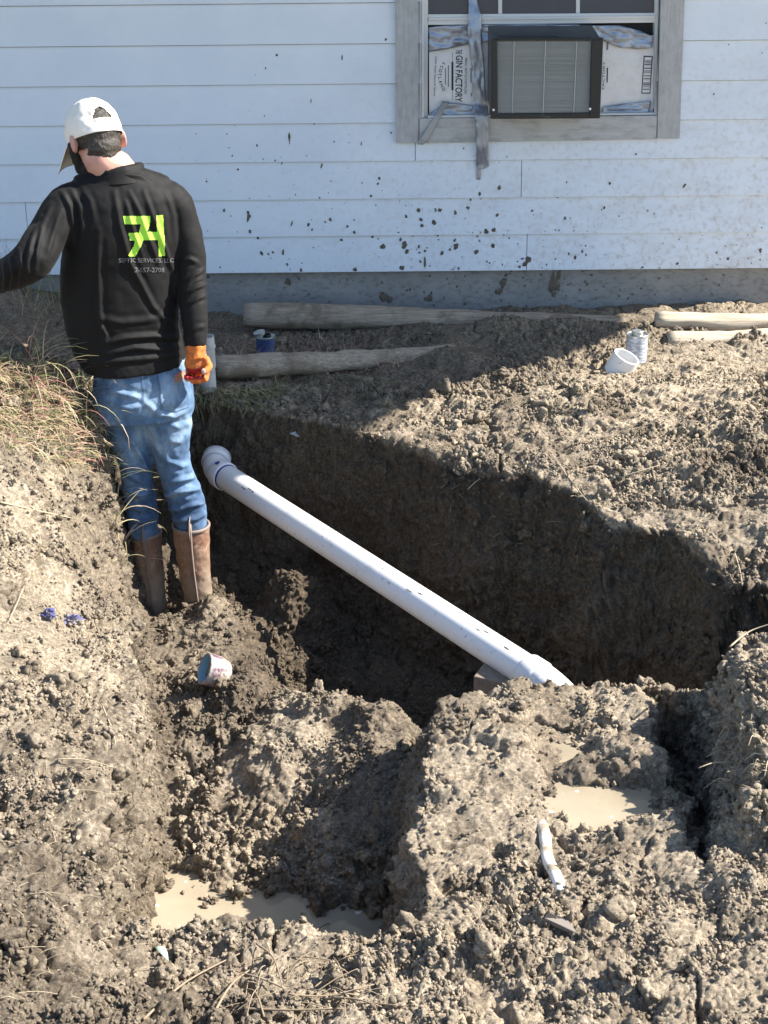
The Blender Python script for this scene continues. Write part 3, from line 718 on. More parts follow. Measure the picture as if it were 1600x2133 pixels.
sheet('duct_tape', [((1256, 223), (1252, 238)), ((1290, 217), (1290, 238)), ((1320, 214), (1320, 238)), ((1356, 210), (1352, 234))], cy_ - .012, 'crumpled silver tape at the lower right corner of the window', .007, nu=9, sub=9, seed=8, group=TG)

# ------------------------------------------------------------------ cardboard panels with print
def text_on(name, s, px, py, hpx, rot, y, m, parent, fit=None, ext=.0006):
    """lettering lying in the wall plane; (px,py) centre, hpx cap height in photo px, rot clockwise degrees"""
    cu = bpy.data.curves.new(name, 'FONT'); cu.body = s; cu.align_x = 'CENTER'; cu.align_y = 'CENTER'; cu.size = 1; cu.resolution_u = 3; cu.offset = .015
    o = bpy.data.objects.new('t', cu); C.objects.link(o); bpy.context.view_layer.update()
    me = bpy.data.meshes.new_from_object(o.evaluated_get(bpy.context.evaluated_depsgraph_get())); bpy.data.objects.remove(o)
    n = len(me.vertices); co = np.empty(n * 3); me.vertices.foreach_get('co', co); co = co.reshape(-1, 3)
    c = (co.max(0) + co.min(0)) / 2; wd, ht = (co.max(0) - co.min(0))[:2]; co = co - c
    sy_ = hpx / ht; sx_ = (fit / wd) if fit else sy_
    a = math.radians(rot)
    out = []
    for x, yv, z in co:
        u, v = x * sx_, -yv * sy_
        q = aty(px + u * math.cos(a) - v * math.sin(a), py + u * math.sin(a) + v * math.cos(a), y); out.append(q)
    for i, q in enumerate(out): me.vertices[i].co = q
    me.update()
    return link(name, me, m, parent, smooth=False)
def quadpx(name, pts, y, m, parent):
    mb = MB(); mb.hexa(*[aty(px, py, y) for px, py in pts], (0, 1, 0), .0008); return mb.build(name, m, parent)
cl_ = empty('cardboard_panel', aty(955, 160, cy_), 'white printed cardboard panel filling the window left of the air conditioner', 'cardboard panel', 'cardboard panels beside the air conditioner')
mb = MB(); mb.hexa(aty(894, 238, cy_), aty(1020, 236, cy_), aty(1022, 70, cy_), aty(894, 74, cy_), (0, 1, 0), .006); mb.build('board', M_card, cl_)
py_ = cy_ - .0015
text_on('lettering', 'GIN FACTORY', 956, 164, 14.5, 91, py_, M_ink, cl_, fit=97)
text_on('lettering', 'THE', 956, 108, 13, 91, py_, M_ink, cl_, fit=9)
text_on('lettering', 'SMALL BATCH DISTILLED', 970.5, 158, 4.8, 91, py_, M_ink2, cl_, fit=76)
text_on('lettering', '100% Grain Neutral Spirits', 906, 159, 5, 92, py_, M_ink2, cl_, fit=82)
for i, ch in enumerate('SCOTLAND'):
    t = (i - 3.5) / 3.5; text_on('lettering', ch, 916 + 8.5 * t * t, 159 + 27 * t, 6.5, 91 - 38 * t, py_, M_ink, cl_)
quadpx('printed_bar', [(940.5, 188), (944.5, 188), (944.5, 129), (940.5, 129)], py_, M_ink, cl_)
quadpx('printed_rule', [(942, 208), (943, 208), (943, 109), (942, 109)], py_ + .0006, M_ink2, cl_)
for x, a, b in ((927, 142, 176), (933, 136, 181), (980, 142, 172), (981, 193, 201)): quadpx('printed_rule', [(x, b), (x + 2, b), (x + 2, a), (x, a)], py_, M_ink2, cl_)
cr_ = empty('cardboard_panel', aty(1310, 160, cy_), 'white cardboard panel with a barcode filling the window right of the air conditioner', 'cardboard panel', 'cardboard panels beside the air conditioner')
mb = MB(); mb.hexa(aty(1235, 238, cy_), aty(1363, 236, cy_), aty(1365, 74, cy_), aty(1235, 70, cy_), (0, 1, 0), .006); mb.build('board', M_card, cr_)
bx = [(1336, 195), (1354.5, 195), (1360, 117), (1341, 116)]
quadpx('barcode_frame', bx, py_, M_ink, cr_)
quadpx('barcode_ground', [(1338, 193), (1353, 193), (1357.5, 119), (1343, 119)], py_ - .001, M_card, cr_)
for i, (yy, hh) in enumerate([(126, 2.5), (130, 1.5), (133, 3), (141, 2.5), (147, 1.5), (150, 1.5), (157, 2), (163, 2.2), (172, 2), (175, 3), (180, 1.2), (185, 2)]):
    xx = 1343 - (yy - 119) * .066; quadpx('barcode_bar', [(xx + .6, yy + hh), (xx + 14, yy + hh), (xx + 14.3, yy), (xx + .8, yy)], py_ - .0025, M_ink2, cr_)
quadpx('printed_bar', [(1263.5, 172), (1266, 172), (1266.8, 141), (1264.3, 141)], py_, M_ink, cr_)
quadpx('printed_bar', [(1263, 104), (1267, 104), (1268, 84), (1264, 84)], py_, M_ink2, cr_)
text_on('lettering', 'FACTORY', 1257.5, 157, 5, 272, py_, M_ink2, cr_, fit=58)

# ------------------------------------------------------------------ air conditioner
AY = 6.50
ac = empty('window_air_conditioner', aty(1137, 240, 6.6), 'black window air conditioner with grey fins sticking out over the sill', 'air conditioner')
A = lambda px, py, d=0: aty(px, py, AY + d)
p0, p1, p2, p3 = A(1023, 248), A(1250, 247), A(1257, 80), A(1024, 80)
mb = MB()
# casing shell behind the front frame
q = [p0 + Vector((.006, .03, .006)), p1 + Vector((-.006, .03, .006)), p2 + Vector((-.006, .03, -.004)), p3 + Vector((.006, .03, -.004))]
v = q + [a + Vector((0, .34, .035)) for a in q]
mb.add(v, [(0, 1, 2, 3), (7, 6, 5, 4), (0, 4, 5, 1), (1, 5, 6, 2), (2, 6, 7, 3), (3, 7, 4, 0)])
mb.build('casing', M_casing, ac, bevel=.004)
mb = MB()
for i in range(22):
    t = .06 + i * .026; c = q[3].lerp(q[2], t) + Vector((0, .05 + (0.01 if 7 < i < 15 else 0), .007)); mb.box(c.x - .0022, c.x + .0022, c.y - .02, c.y + .05, c.z - .004, c.z + .0)
mb.build('vent_slots', M_black, ac)
# front frame bars
def bar(mb, a, b, c, d, dep): mb.hexa(a, b, c, d, (0, 1, 0), dep)
f0, f1, f2, f3 = A(1037, 237), A(1228, 234), A(1233, 84), A(1036, 84)
mb = MB(); bar(mb, p0, A(1037, 248), f3, p3, .04); bar(mb, A(1228, 247), p1, p2, f2, .04)
bar(mb, A(1037.3, 248), A(1227.7, 247), A(1227.7, 234.5), A(1037.3, 237), .036); bar(mb, A(1036.5, 84), A(1232.5, 84), A(1232.5, 79), A(1036.5, 79), .036)
fr = mb.build('front_frame', M_black, ac, bevel=.003)
mb = MB(); bar(mb, A(1037, 238, .025), A(1229, 235, .025), A(1233, 84, .025), A(1036, 84, .025), .01); mb.build('coil_backing', M_finb, ac)
mb = MB(); n = 52
for i in range(n):
    t = (i + .5) / n; a = A(1037, 237, .012).lerp(A(1036, 84, .012), t); b = A(1229, 234, .012).lerp(A(1233, 84, .012), t); h = .0021 + .0006 * random.random()
    mb.add([a + Vector((0, 0, -h)), b + Vector((0, 0, -h)), b + Vector((0, .012, h)), a + Vector((0, .012, h))], [(0, 1, 2, 3)])
for i in range(3):
    x0 = A(1037, 160, .008).lerp(A(1231, 160, .008), (i + .5) / 3); mb.box(x0.x - .0008, x0.x + .0008, x0.y, x0.y + .004, f0.z, f3.z - .004)
mb.build('fins', M_fin, ac)
for px, py in ((1028, 229), (1229, 227)):
    mb = MB(); c = A(px, py, -.0); mb.lathe(c + Vector((0, .001, 0)), (0, -1, 0), [(0, .006), (.003, .0055), (.0045, .003), (.0048, .0002)], 14); mb.build('screw', M_glint, ac, smooth=True)
text_on('logo', 'Midea', 1139, 242.8, 4.2, 0, AY - .0012, M_greyprint, ac, fit=15)
mb = MB(); cpt = A(1130, 242.5, -.001); pts = [cpt + Vector((math.cos(a) * .0072, 0, math.sin(a) * .0072)) for a in np.linspace(.6, 4.6, 14)]; mb.tube(pts, .0011, 5); mb.build('logo', M_greyprint, ac)

# ------------------------------------------------------------------ logs
def log(a, b, r0, r1, label, seg=22, seed=0, grp='timber logs lying along the wall', m=None, flat=1.0):
    a, b = Vector(a), Vector(b); n = max(8, int((b - a).length / .04)); mb = MB(); pts = []; rs = []
    for i in range(n + 1):
        t = i / n; p = a.lerp(b, t); p.z += .012 * math.sin(3.1 * t + seed); p.y += .01 * math.sin(5 * t + seed); pts.append(p); rs.append(r0 * (1 - t) + r1 * t)
    rs[0] *= .9; rs[-1] *= .9
    mb.tube(pts, rs, seg, squash=flat)
    me = bpy.data.meshes.new('timber_log'); me.from_pydata(mb.v, [], mb.f); me.update()
    V = np.array([v.co[:] for v in me.vertices], np.float32)
    ax = (b - a).normalized(); W_ = V.copy(); W_[:, 0] *= .15
    ctr = np.array([p[:] for p in pts], np.float32)
    d = V - ctr[np.argmin(((V[:, None] - ctr[None]) ** 2).sum(2), 1)]; ln = np.linalg.norm(d, axis=1, keepdims=True) + 1e-6
    V = V + d / ln * (fbm(W_ + seed, .03, 3, seed)[:, None] * .006 - np.clip(.12 - np.abs(vnoise(W_, .05, seed + 3)), 0, 1)[:, None] * .05)
    for i, c in enumerate(V): me.vertices[i].co = c
    bm = bmesh.new(); bm.from_mesh(me); bmesh.ops.recalc_face_normals(bm, faces=bm.faces); bm.to_mesh(me); bm.free()
    o = link('timber_log', me, m or M_log); return tag(o, label, 'log', grp)
log(atz(508, 662, .05), atz(1300, 676, -.012), .060, .050, 'long grey log in the shade against the foundation, furthest back', seed=1)
log(atz(448, 772, .05), atz(968, 728, .008), .052, .038, 'log in the shade right of the upright grey pipe, at the edge of the hole', seed=2)
log(atz(1365, 668, .045), atz(1760, 664, .05), .052, .054, 'sunlit pale log nearest the wall at the right edge of the photo', seed=3, m=M_loglit, flat=.8)
log(atz(1390, 703, .03), atz(1780, 696, .035), .046, .050, 'sunlit pale log in front of the other sunlit log at the right edge', seed=4, m=M_loglit, flat=.8)
log(atz(1520, 716, .025), atz(1790, 712, .035), .034, .036, 'sunlit log half buried in the clods, nearest the camera at the right edge', seed=5, m=M_loglit, flat=.8)

# ------------------------------------------------------------------ main drain pipe
RP = .0500
pa = aty(467, 991, 5.22); pb = aty(1108, 1405, 3.76); ax = (pb - pa).normalized()
drain = empty('drain_pipe', pa, 'long white plastic drain pipe running diagonally across the dug hole', 'pipe')
mb = MB(); mb.lathe(pa - ax * .04, ax, [(0, RP), (.02, RP)] + [(.02 + i * .1, RP) for i in range(1, 20)] + [((pb - pa).length + .04, RP)], 48); mb.build('pipe', M_pvc, drain, smooth=True)
def collar(org, axis, L, r, name='collar', seam=True):
    mb = MB(); mb.lathe(org, axis, [(0, RP + .0005), (0, r), (.003, r + .0012), (L - .003, r + .0012), (L, r), (L + .012, r - .006)], 48); o = mb.build(name, M_pvc, drain, smooth=True)
    return o
def bend(p, d0, d1, rad, r, name, n=14):
    """elbow from p: starts along d0 and turns to d1"""
    d0 = Vector(d0).normalized(); d1 = Vector(d1).normalized(); pts = [Vector(p)]; rs = [r]
    for i in range(1, n + 1):
        d = d0.lerp(d1, i / n).normalized(); pts.append(pts[-1] + d * (rad / n)); rs.append(r)
    mb = MB(); mb.tube(pts, rs, 40, caps=False); mb.build(name, M_pvc, drain, smooth=True); return pts[-1], d1
collar(pa + ax * .015, -ax, .05, RP + .0065, 'upper_collar')
u1 = (aty(432, 950, 5.36) - aty(452, 978, 5.28)).normalized()
e1, dd = bend(pa - ax * .035, -ax, Vector((.05, .86, .22)), .085, RP + .001, 'upper_elbow')
mb = MB(); mb.lathe(e1 - dd * .01, dd, [(0, RP + .003), (0, RP + .007), (.045, RP + .007), (.047, RP + .002), (.047, RP - .003), (.02, RP - .004)], 44); mb.build('socket_rim', M_pvc, drain, smooth=True)
mb = MB(); mb.lathe(pa + ax * .017, ax, [(0, RP + .0015), (.0045, RP + .0022), (.009, RP + .0008)], 48); mb.build('primer_ring', M_mark, drain, smooth=True)
mb = MB(); vu = (Vector((0, -.45, 1)) - ax * (Vector((0, -.45, 1)).dot(ax))).normalized(); vr = ax.cross(vu); pc = pa - ax * .012
pp = [pc + ax * (math.cos(a) * .010 * (1 + .3 * math.sin(3 * a))) + (vu * math.cos(math.sin(a) * .18 + .1) + vr * math.sin(math.sin(a) * .18 + .1)) * (RP + .0105) for a in np.linspace(0, 2 * math.pi, 13)[:-1]]
mb.add(pp, [tuple(range(12))]); mb.build('primer_mark', M_mark, drain)
collar(pb - ax * .02, ax, .055, RP + .0065, 'lower_collar')
e2, dd2 = bend(pb + ax * .03, ax, Vector((.55, -.40, -.55)), .13, RP + .004, 'lower_elbow')
mb = MB(); mb.lathe(e2 - dd2 * .01, dd2, [(0, RP + .003), (0, RP + .010), (.04, RP + .010), (.042, RP + .003), (.5, RP)], 44); mb.build('lower_socket', M_pvc, drain, smooth=True)
r_ = random.Random(5)   # mud smears on top of the pipe
for i in range(16):
    mb = MB()
    t = r_.choice([.42, .62, .66, .72, .78, .9, .1, .15]) + r_.uniform(-.05, .05); c = pa.lerp(pb, t); a0 = r_.uniform(-.9, .35); L = r_.uniform(.004, .018); wv = r_.uniform(.02, .06)
    top = (Vector((0, 0, 1)) - ax * ax.z).normalized(); sd_ = ax.cross(top); n = 9; vs = []
    for k in range(n):
        a = k * 2 * math.pi / n; q = 1 + r_.uniform(-.35, .35); an = a0 + wv * math.sin(a) * q
        vs.append(c + ax * (L * math.cos(a) * q) + (top * math.cos(an) - sd_ * math.sin(an)) * (RP + .0006))
    cc = sum(vs, Vector()) / n; vs.append(cc + top * .0008); mb.add(vs, [(k, (k + 1) % n, n) for k in range(n)]); mb.build('mud_smear', M_mudspl, drain)

# bricks under the pipe
for i, (px, py, y, rz, lab) in enumerate([(1062, 1425, 3.80, -.42, 'brown brick wedged under the lower end of the drain pipe, upper of two'), (1058, 1470, 3.80, -.35, 'brown brick lying beneath the upper brick under the drain pipe')]):
    c = aty(px, py, y); mb = MB(); mb.box(-.1, .1, -.05, .05, -.032, .032); o = mb.build('brick', M_brick, bevel=.004); o.location = c; o.rotation_euler = (0, 0, rz); tag(o, lab, 'brick', 'bricks under the drain pipe')

# upright grey pipe
c = gpx(436, 812); rp = .033
rt = aty(437, 700, c.y).z
rs = empty('standpipe', (c.x, c.y, c.z), 'dirty grey upright pipe open at the top, between the man and the log', 'pipe')
mb = MB(); mb.lathe((c.x, c.y, c.z - .1), (0, 0, 1), [(0, rp - .003), (rt - c.z + .1 - .085, rp - .003)], 32); mb.build('pipe', M_pvcg, rs, smooth=True)
mb = MB(); mb.lathe((c.x, c.y, rt - .13), (0, 0, 1), [(0, rp - .004), (0, rp), (.08, rp), (.082, rp + .003), (.09, rp + .003), (.092, rp), (.13, rp), (.13, rp - .006), (.02, rp - .006), (.02, 0.001)], 32); mb.build('collar', M_pvcg, rs, smooth=False)

# cans and coupling
def can(c, r, h, lab, mlab, lid='screw', tilt=(0, 0, 0)):
    e = empty('paint_can', c, lab, 'can', 'small tin cans on the ground'); e.rotation_euler = tilt
    o = MB(); o.lathe((0, 0, 0), (0, 0, 1), [(0, .001), (0, r), (.004, r + .001), (.008, r)], 36); b = o.build('base', M_tin, None, smooth=True); b.parent = e
    o = MB(); o.lathe((0, 0, 0), (0, 0, 1), [(h - .008, r), (h - .003, r + .0015), (h, r + .001), (h - .002, r - .004), (h - .005, r - .006), (h - .005, .001)], 36)
    b = o.build('rim', M_tin, None, smooth=True); b.parent = e
    o = MB(); o.lathe((0, 0, 0), (0, 0, 1), [(.008, r - .0005), (h - .008, r - .0005)], 36); b = o.build('label', mlab, None, smooth=True); b.parent = e
    o = MB()
    if lid == 'screw':
        o.lathe((0, 0, h - .005), (0, 0, 1), [(0, r * .55), (.016, r * .55), (.018, r * .50), (.018, .001)], 30); b = o.build('cap', M_tin, None, smooth=False)
    else:
        o.lathe((-r * .55, -.0, h + .006), (-.25, -.1, 1), [(0, .001), (0, r * .62), (.012, r * .62), (.013, r * .58), (.013, .001)], 30); b = o.build('cap', M_tin, None)
        o2 = MB(); o2.lathe((r * .2, 0, h - .005), (0, 0, 1), [(0, r * .42), (.012, r * .42), (.012, r * .36), (.001, r * .36), (.001, .001)], 26); b2 = o2.build('spout', M_black, None); b2.parent = e
    b.parent = e
    return e
c = gpx(554, 738); can((c.x, c.y, c.z - .01), .043, .098, 'dark blue tin can with its lid off, behind the front log in the shade', M_bluelab, 'off', (0, 0, 0))
c = gpx(1327, 757); can((c.x, c.y + .035, c.z - .004), .046, .125, 'grey tin can with a round screw cap standing behind the white coupling', M_palelab, 'screw', (0, 0, 0))
c = gpx(1288, 772); axc = Vector((.40, -.18, .88)).normalized(); rc = .058
mb = MB(); mb.lathe(c - axc * .012, axc, [(0, rc - .006), (0, rc), (.085, rc), (.0865, rc - .001), (.0865, rc - .008), (.0, rc - .008)], 44)
tag(mb.build('pipe_coupling', M_pvc, smooth=False), 'short white plastic pipe coupling tilted on the sunlit clods in front of the grey can', 'pipe coupling')
mb = MB()
c = gpx(452, 1418) + Vector((0, 0, .034)); axc = Vector((-.80, -.28, .42)).normalized()
st = empty('pipe_fitting', c, 'purple stained plastic pipe fitting lying open end up on the clods', 'pipe fitting')
mb.lathe(c - axc * .045, axc, [(0, .001), (0, .026), (.012, .040), (.04, .050), (.085, .052), (.088, .050), (.088, .046), (.05, .045), (.02, .035), (.018, .001)], 40); mb.build('shell', M_stain, st, smooth=True)
mb = MB(); mb.lathe(c - axc * .045, axc, [(.086, .0450), (.060, .0446)], 40); mb.build('inner_rim', mat('pale_blue_primer', (.30, .55, .68), .35), st, smooth=True)

# nitrile glove
def crumple(name, px, py, r, lab, cat, m, seed, sq=.6, parts=1):
    c = gpx(px, py); bm = bmesh.new(); bmesh.ops.create_icosphere(bm, subdivisions=5, radius=1); V = np.array([v.co[:] for v in bm.verts], np.float32)
    k = 1 + .55 * fbm(V + seed, .9, 3, seed) - .5 * np.abs(vnoise(V + seed, .45, seed + 2)) + .25 * fbm(V, .2, 2, seed + 8)
    V = V * k[:, None] * np.array([r, r * .8, r * sq]) + np.array([c.x, c.y, c.z + r * sq * .4])
    for v, q in zip(bm.verts, V): v.co = q
    me = bpy.data.meshes.new(name); bm.to_mesh(me); bm.free(); return tag(link(name, me, m), lab, cat)
crumple('rubber_glove', 145, 1302, .040, 'crumpled purple blue rubber glove half buried in the left bank', 'glove', M_blueglove, 4)
crumple('plastic_scrap', 103, 1282, .022, 'small dark blue plastic scrap just left of the crumpled glove', 'scrap', M_blueglove, 9)

# white bits, shard, leaf, bright wet streak
for i, (px, py, r, lab) in enumerate([(465, 742, .012, 'small white chip on the log beside the upright pipe'), (484, 743, .010, 'white chip second from the upright pipe on the log end'), (523, 747, .012, 'round white chip in front of the blue can'),
                                      (505, 752, .008, 'thin pale chip between the white chips on the log'), (617, 905, .020, 'pale jagged stone hanging in the shaded bank'), (748, 1318, .012, 'pale stone in the dark pit below the drain pipe')]):
    o = crumple('stone' if i > 3 else 'plaster_chip', px, py, r, lab, 'stone' if i > 3 else 'chip', M_whitebit if i != 4 else M_palelab, 20 + i, .5)
mb = MB(); a, b, c_, d = gpx(1132, 1922), gpx(1205, 1955), gpx(1180, 1928), gpx(1140, 1914)
up = Vector((0, 0, .012)); mb.hexa(a + up, b + up, c_ + up * 1.6, d + up * 1.6, (.1, .1, -1), .012)
tag(mb.build('slate_shard', M_slate, bevel=.002), 'flat pointed grey shard lying on the clods in the foreground', 'stone shard')
a, b = gpx(1122, 1700), gpx(1172, 1868); mb = MB()  # wet streak, its brightness put into a pale half-sunk tube
pts = [a.lerp(b, t) + Vector((.004 * math.sin(9 * t), 0, -.013 + .006 * math.sin(11 * t))) for t in np.linspace(0, 1, 16)]
mb.tube(pts, [.015] * 16, 24, squash=.8); tag(mb.build('wet_streak', mat('wet_streak_white', rough=.2, build=lambda n, b: n.links.new(ramp(n, noise(n, 16, 6, .75), [(.42, (.34, .28, .20)), (.52, (.72, .70, .65)), (.7, (.85, .86, .88))]), b.inputs['Base Color'])), smooth=True), 'bright wet streak in the mud below the puddle on the block, shaped as a white tube', 'pipe')
a = gpx(325, 1980); b = gpx(352, 2012); mb = MB(); n = 8; sd_ = Vector((.008, .004, 0))
vs = []
for i in range(n + 1):
    t = i / n; p = a.lerp(b, t) + Vector((0, 0, .012 + .012 * math.sin(t * 3))); wv = math.sin(math.pi * min(max(t, .02), .98)); vs += [p - sd_ * wv, p + Vector((0, 0, -.003)), p + sd_ * wv]
mb.add(vs, [(3 * i + k, 3 * i + k + 1, 3 * i + 4 + k, 3 * i + 3 + k) for i in range(n) for k in (0, 1)])
lf = mb.build('leaf', M_leaf, smooth=True); s = lf.modifiers.new('s', 'SOLIDIFY'); s.thickness = .0006; tag(lf, 'single pale green leaf on the near edge of the muddy puddle', 'leaf')
# ------------------------------------------------------------------ vegetation and roots
def blades(name, specs, label, cat):
    """specs: (x,y,z,len,width,azimuth,lean,curl,mat)"""
    V = []; F = []; M = []; n = 6
    for (x, y, z, L, wd, az, lean, curl, mi) in specs:
        d = np.array([math.cos(az), math.sin(az), 0]); s = np.array([-d[1], d[0], 0]); p = np.array([x, y, z - .01]); a = lean; b = len(V)
        for k in range(n + 1):
            t = k / n; w_ = wd * (1 - t ** 1.5) * .5 + .0002
            V.append(p - s * w_); V.append(p + s * w_ + np.array([0, 0, w_ * .6]))
            p = p + (d * math.sin(a) + np.array([0, 0, math.cos(a)])) * (L / n); a += curl / n
        for k in range(n): F.append((b + 2 * k, b + 2 * k + 1, b + 2 * k + 3, b + 2 * k + 2)); M.append(mi)
    me = npmesh(name, np.array(V), np.array(F), None, M)
    o = link(name, me, M_tan); return tag(o, label, cat, kind='stuff')
r_ = random.Random(11); sp = []
while len(sp) < 5200:
    px = r_.uniform(-160, 330); py = r_.uniform(720, 1010)
    # the grassy top of the left heap in the photograph
    edge = 740 + max(0, px) * .28; low = 985 - abs(px - 190) * .30
    if py < edge - 5 or py > low: continue
    if py > 900 and r_.random() < .55: continue
    c = gpx(px, py)
    if c.y > 5.2: continue
    t = r_.random(); mi = 0 if t < .22 else 1 if t < .48 else 2 if t < .78 else 3 if t < .93 else 4
    if px > 190: mi = r_.choice([0, 1, 1, 2, 2, 2, 3])
    L = r_.uniform(.03, .10); sp.append((c.x, c.y, c.z, L, r_.uniform(.0016, .0036), r_.gauss(-.6, 1.6), r_.uniform(.5, 1.5), r_.uniform(.3, 1.8), mi))
blades('grass', sp, 'green, straw and reddish grass growing over the top of the left soil heap', 'grass')
sp = []
for i in range(210):   # longer stems arching over the edge in front of the man
    px = r_.uniform(60, 300); c = gpx(px, 760 + max(0, px - 100) * .95 + r_.uniform(-20, 60))
    if c.y > 5.0: continue
    sp.append((c.x, c.y, c.z, r_.uniform(.12, .27), r_.uniform(.0022, .0045), r_.gauss(-.2, 1.0), r_.uniform(.1, 1.0), r_.uniform(.8, 2.6), r_.choice([0, 1, 1, 2, 2, 3])))
for (px, py, az, L, mi) in [(190, 820, .2, .30, 1), (170, 800, .6, .34, 0), (140, 790, 1.3, .32, 3), (120, 780, .3, .30, 1), (200, 830, -.4, .26, 0), (230, 900, .1, .28, 1), (250, 930, 0, .26, 0), (260, 1000, .2, .24, 2), (90, 770, 1.6, .28, 2), (60, 765, .9, .26, 0), (270, 1040, .1, .2, 1), (280, 1080, -.2, .2, 2), (290, 1180, -.3, .14, 1)]:
    c = gpx(px, py); sp.append((c.x, c.y, c.z, L, .005, az, .35, 1.7, mi))
for i in range(75):
    py = r_.uniform(860, 1190); px = 232 + (py - 860) * .13 + r_.uniform(-30, 22); c = gpx(px, py)
    if c.y > 4.75: continue
    sp.append((c.x, c.y, c.z, r_.uniform(.07, .20), r_.uniform(.002, .0042), r_.gauss(.1, .9), r_.uniform(.3, 1.3), r_.uniform(.4, 2.0), r_.choice([0, 1, 1, 1, 2, 2])))
blades('long_grass', sp, 'long arching green and red grass stems leaning over the heap towards the man', 'grass')
sp = []
for i in range(5200):
    if r_.random() < .5: x = r_.uniform(-2.3, -.75); y = r_.uniform(5.35, 6.72)
    else: x = r_.uniform(-.9, .1); y = r_.uniform(5.85, 6.45)
    if x > -.1 and r_.random() < .6: continue
    z = gz(x, y); sp.append((x, y, z, r_.uniform(.03, .11), r_.uniform(.0015, .003), r_.uniform(-3.14, 3.14), r_.uniform(.9, 1.6), r_.uniform(-.6, .6), r_.choice([4, 4, 4, 2, 3])))
for i in range(200):
    x = r_.uniform(-2.0, -1.0); y = r_.uniform(6.2, 6.7); z = gz(x, y); sp.append((x, y, z, r_.uniform(.14, .5), .0024, r_.uniform(-3.14, 3.14), r_.uniform(.05, .5), r_.uniform(.2, 1.6), r_.choice([4, 4, 0, 2])))
blades('dead_grass', sp, 'matted dead brown grass on the shaded yard along the foundation', 'dead grass')
sp = []
for i in range(520):
    px = r_.choice([r_.uniform(400, 580), r_.uniform(400, 580), r_.uniform(560, 820)]); c = gpx(px, r_.uniform(806, 850) if px < 560 else r_.uniform(770, 830))
    hang = px < 600
    sp.append((c.x, c.y, c.z + .005, r_.uniform(.05, .14) if hang else r_.uniform(.03, .08), r_.uniform(.003, .006), r_.gauss(-1.57, .8), r_.uniform(.6, 1.3), r_.uniform(1.0, 2.0) if hang else r_.uniform(0, 1.2), r_.choice([0, 0, 1, 4])))
blades('edge_grass', sp, 'green grass blades hanging over the shaded far lip of the hole', 'grass')

def roots(name, lines, rad, m, label, cat='roots'):
    mb = MB()
    for ln in lines:
        pts = [Vector(p) for p in ln[0]]; r = ln[1] if len(ln) > 1 else rad
        # smooth by Catmull-Rom
        out = []
        for i in range(len(pts) - 1):
            p0 = pts[max(i - 1, 0)]; p1 = pts[i]; p2 = pts[i + 1]; p3 = pts[min(i + 2, len(pts) - 1)]
            for s in range(5):
                t = s / 5; out.append(.5 * ((2 * p1) + (-p0 + p2) * t + (2 * p0 - 5 * p1 + 4 * p2 - p3) * t * t + (-p0 + 3 * p1 - 3 * p2 + p3) * t ** 3))
        out.append(pts[-1]); n = len(out); mb.tube(out, [r * (1 - .6 * i / n) for i in range(n)], 6)
    o = mb.build(name, m, smooth=True); return tag(o, label, cat, kind='stuff')
def G(px, py, up=0.0, back=0): c = gpx(px, py); return (c.x, c.y - back, c.z + up)
L = []
for (a, b, r) in [((1518, 1578), (1457, 1574), .0024), ((1518, 1603), (1440, 1596), .0026), ((1497, 1585), (1475, 1630), .0018)]:
    p = Vector(G(*a, .02)); q = p + Vector((-(a[0] - b[0]) / 950, -.03, -(b[1] - a[1]) / 950 * .8)); L.append(([p, p.lerp(q, .5) + Vector((0, 0, .008)), q], r))
for i in range(46):
    px = r_.uniform(1500, 1600); py = r_.uniform(1500, 1640); p = Vector(G(px, py, .006)); d = Vector((r_.uniform(-.06, .06), r_.uniform(-.05, .02), r_.uniform(-.03, .02)))
    L.append(([p, p + d * .5 + Vector((0, 0, .012)), p + d + Vector((0, 0, r_.uniform(-.01, .01)))], r_.uniform(.0010, .002)))
roots('roots', L, .002, M_root, 'tangle of thin pale roots poking out of the right bank')
L = []
for i in range(46):
    px = r_.uniform(480, 780); py = r_.uniform(1975, 2125); p = Vector(G(px, py, .008)); an = r_.gauss(.7, .9); ll = r_.uniform(.03, .14); d = Vector((math.cos(an) * ll, math.sin(an) * ll * .6, r_.uniform(-.01, .03)))
    L.append(([p - d * .5, p + Vector((0, 0, r_.uniform(.004, .022))), p + d * .5], r_.uniform(.0009, .0026)))
for a, b, c, r in [((300, 2133), (390, 2060), (500, 1995), .003), ((440, 2133), (480, 2070), (520, 2030), .0032), ((640, 1960), (690, 1935), (745, 1945), .002), ((535, 1975), (570, 2010), (590, 2070), .0025), ((600, 2080), (680, 2090), (780, 2060), .0022), ((500, 2110), (600, 2120), (720, 2110), .003)]:
    L.append(([G(*a, .012), G(*b, .02), G(*c, .012)], r))
roots('root_tangle', L, .002, mat('brown_root', (.26, .20, .13), .85), 'tangle of torn pale roots and stems in the soil at the bottom middle')
L = []
for a, b, c, r in [((1165, 975), (1205, 1030), (1255, 1085), .0030), ((1290, 1002), (1330, 990), (1372, 975), .0028), ((1180, 990), (1210, 984), (1240, 975), .0016), ((1150, 960), (1200, 1000), (1218, 1040), .0014), ((1530, 1160), (1540, 1195), (1546, 1225), .0025), ((975, 1025), (990, 1012), (1003, 1000), .002),
                   ((0, 1053), (70, 1070), (150, 1085), .0035), ((1520, 1355), (1560, 1325), (1610, 1305), .003), ((20, 1300), (35, 1270), (52, 1225), .002), ((215, 1480), (235, 1530), (242, 1560), .0025), ((120, 1590), (180, 1592), (235, 1605), .0016), ((1060, 1895), (1120, 2000), (1180, 1985), .002)]:
    L.append(([G(*a, .012), G(*b, .014), G(*c, .010)], r))
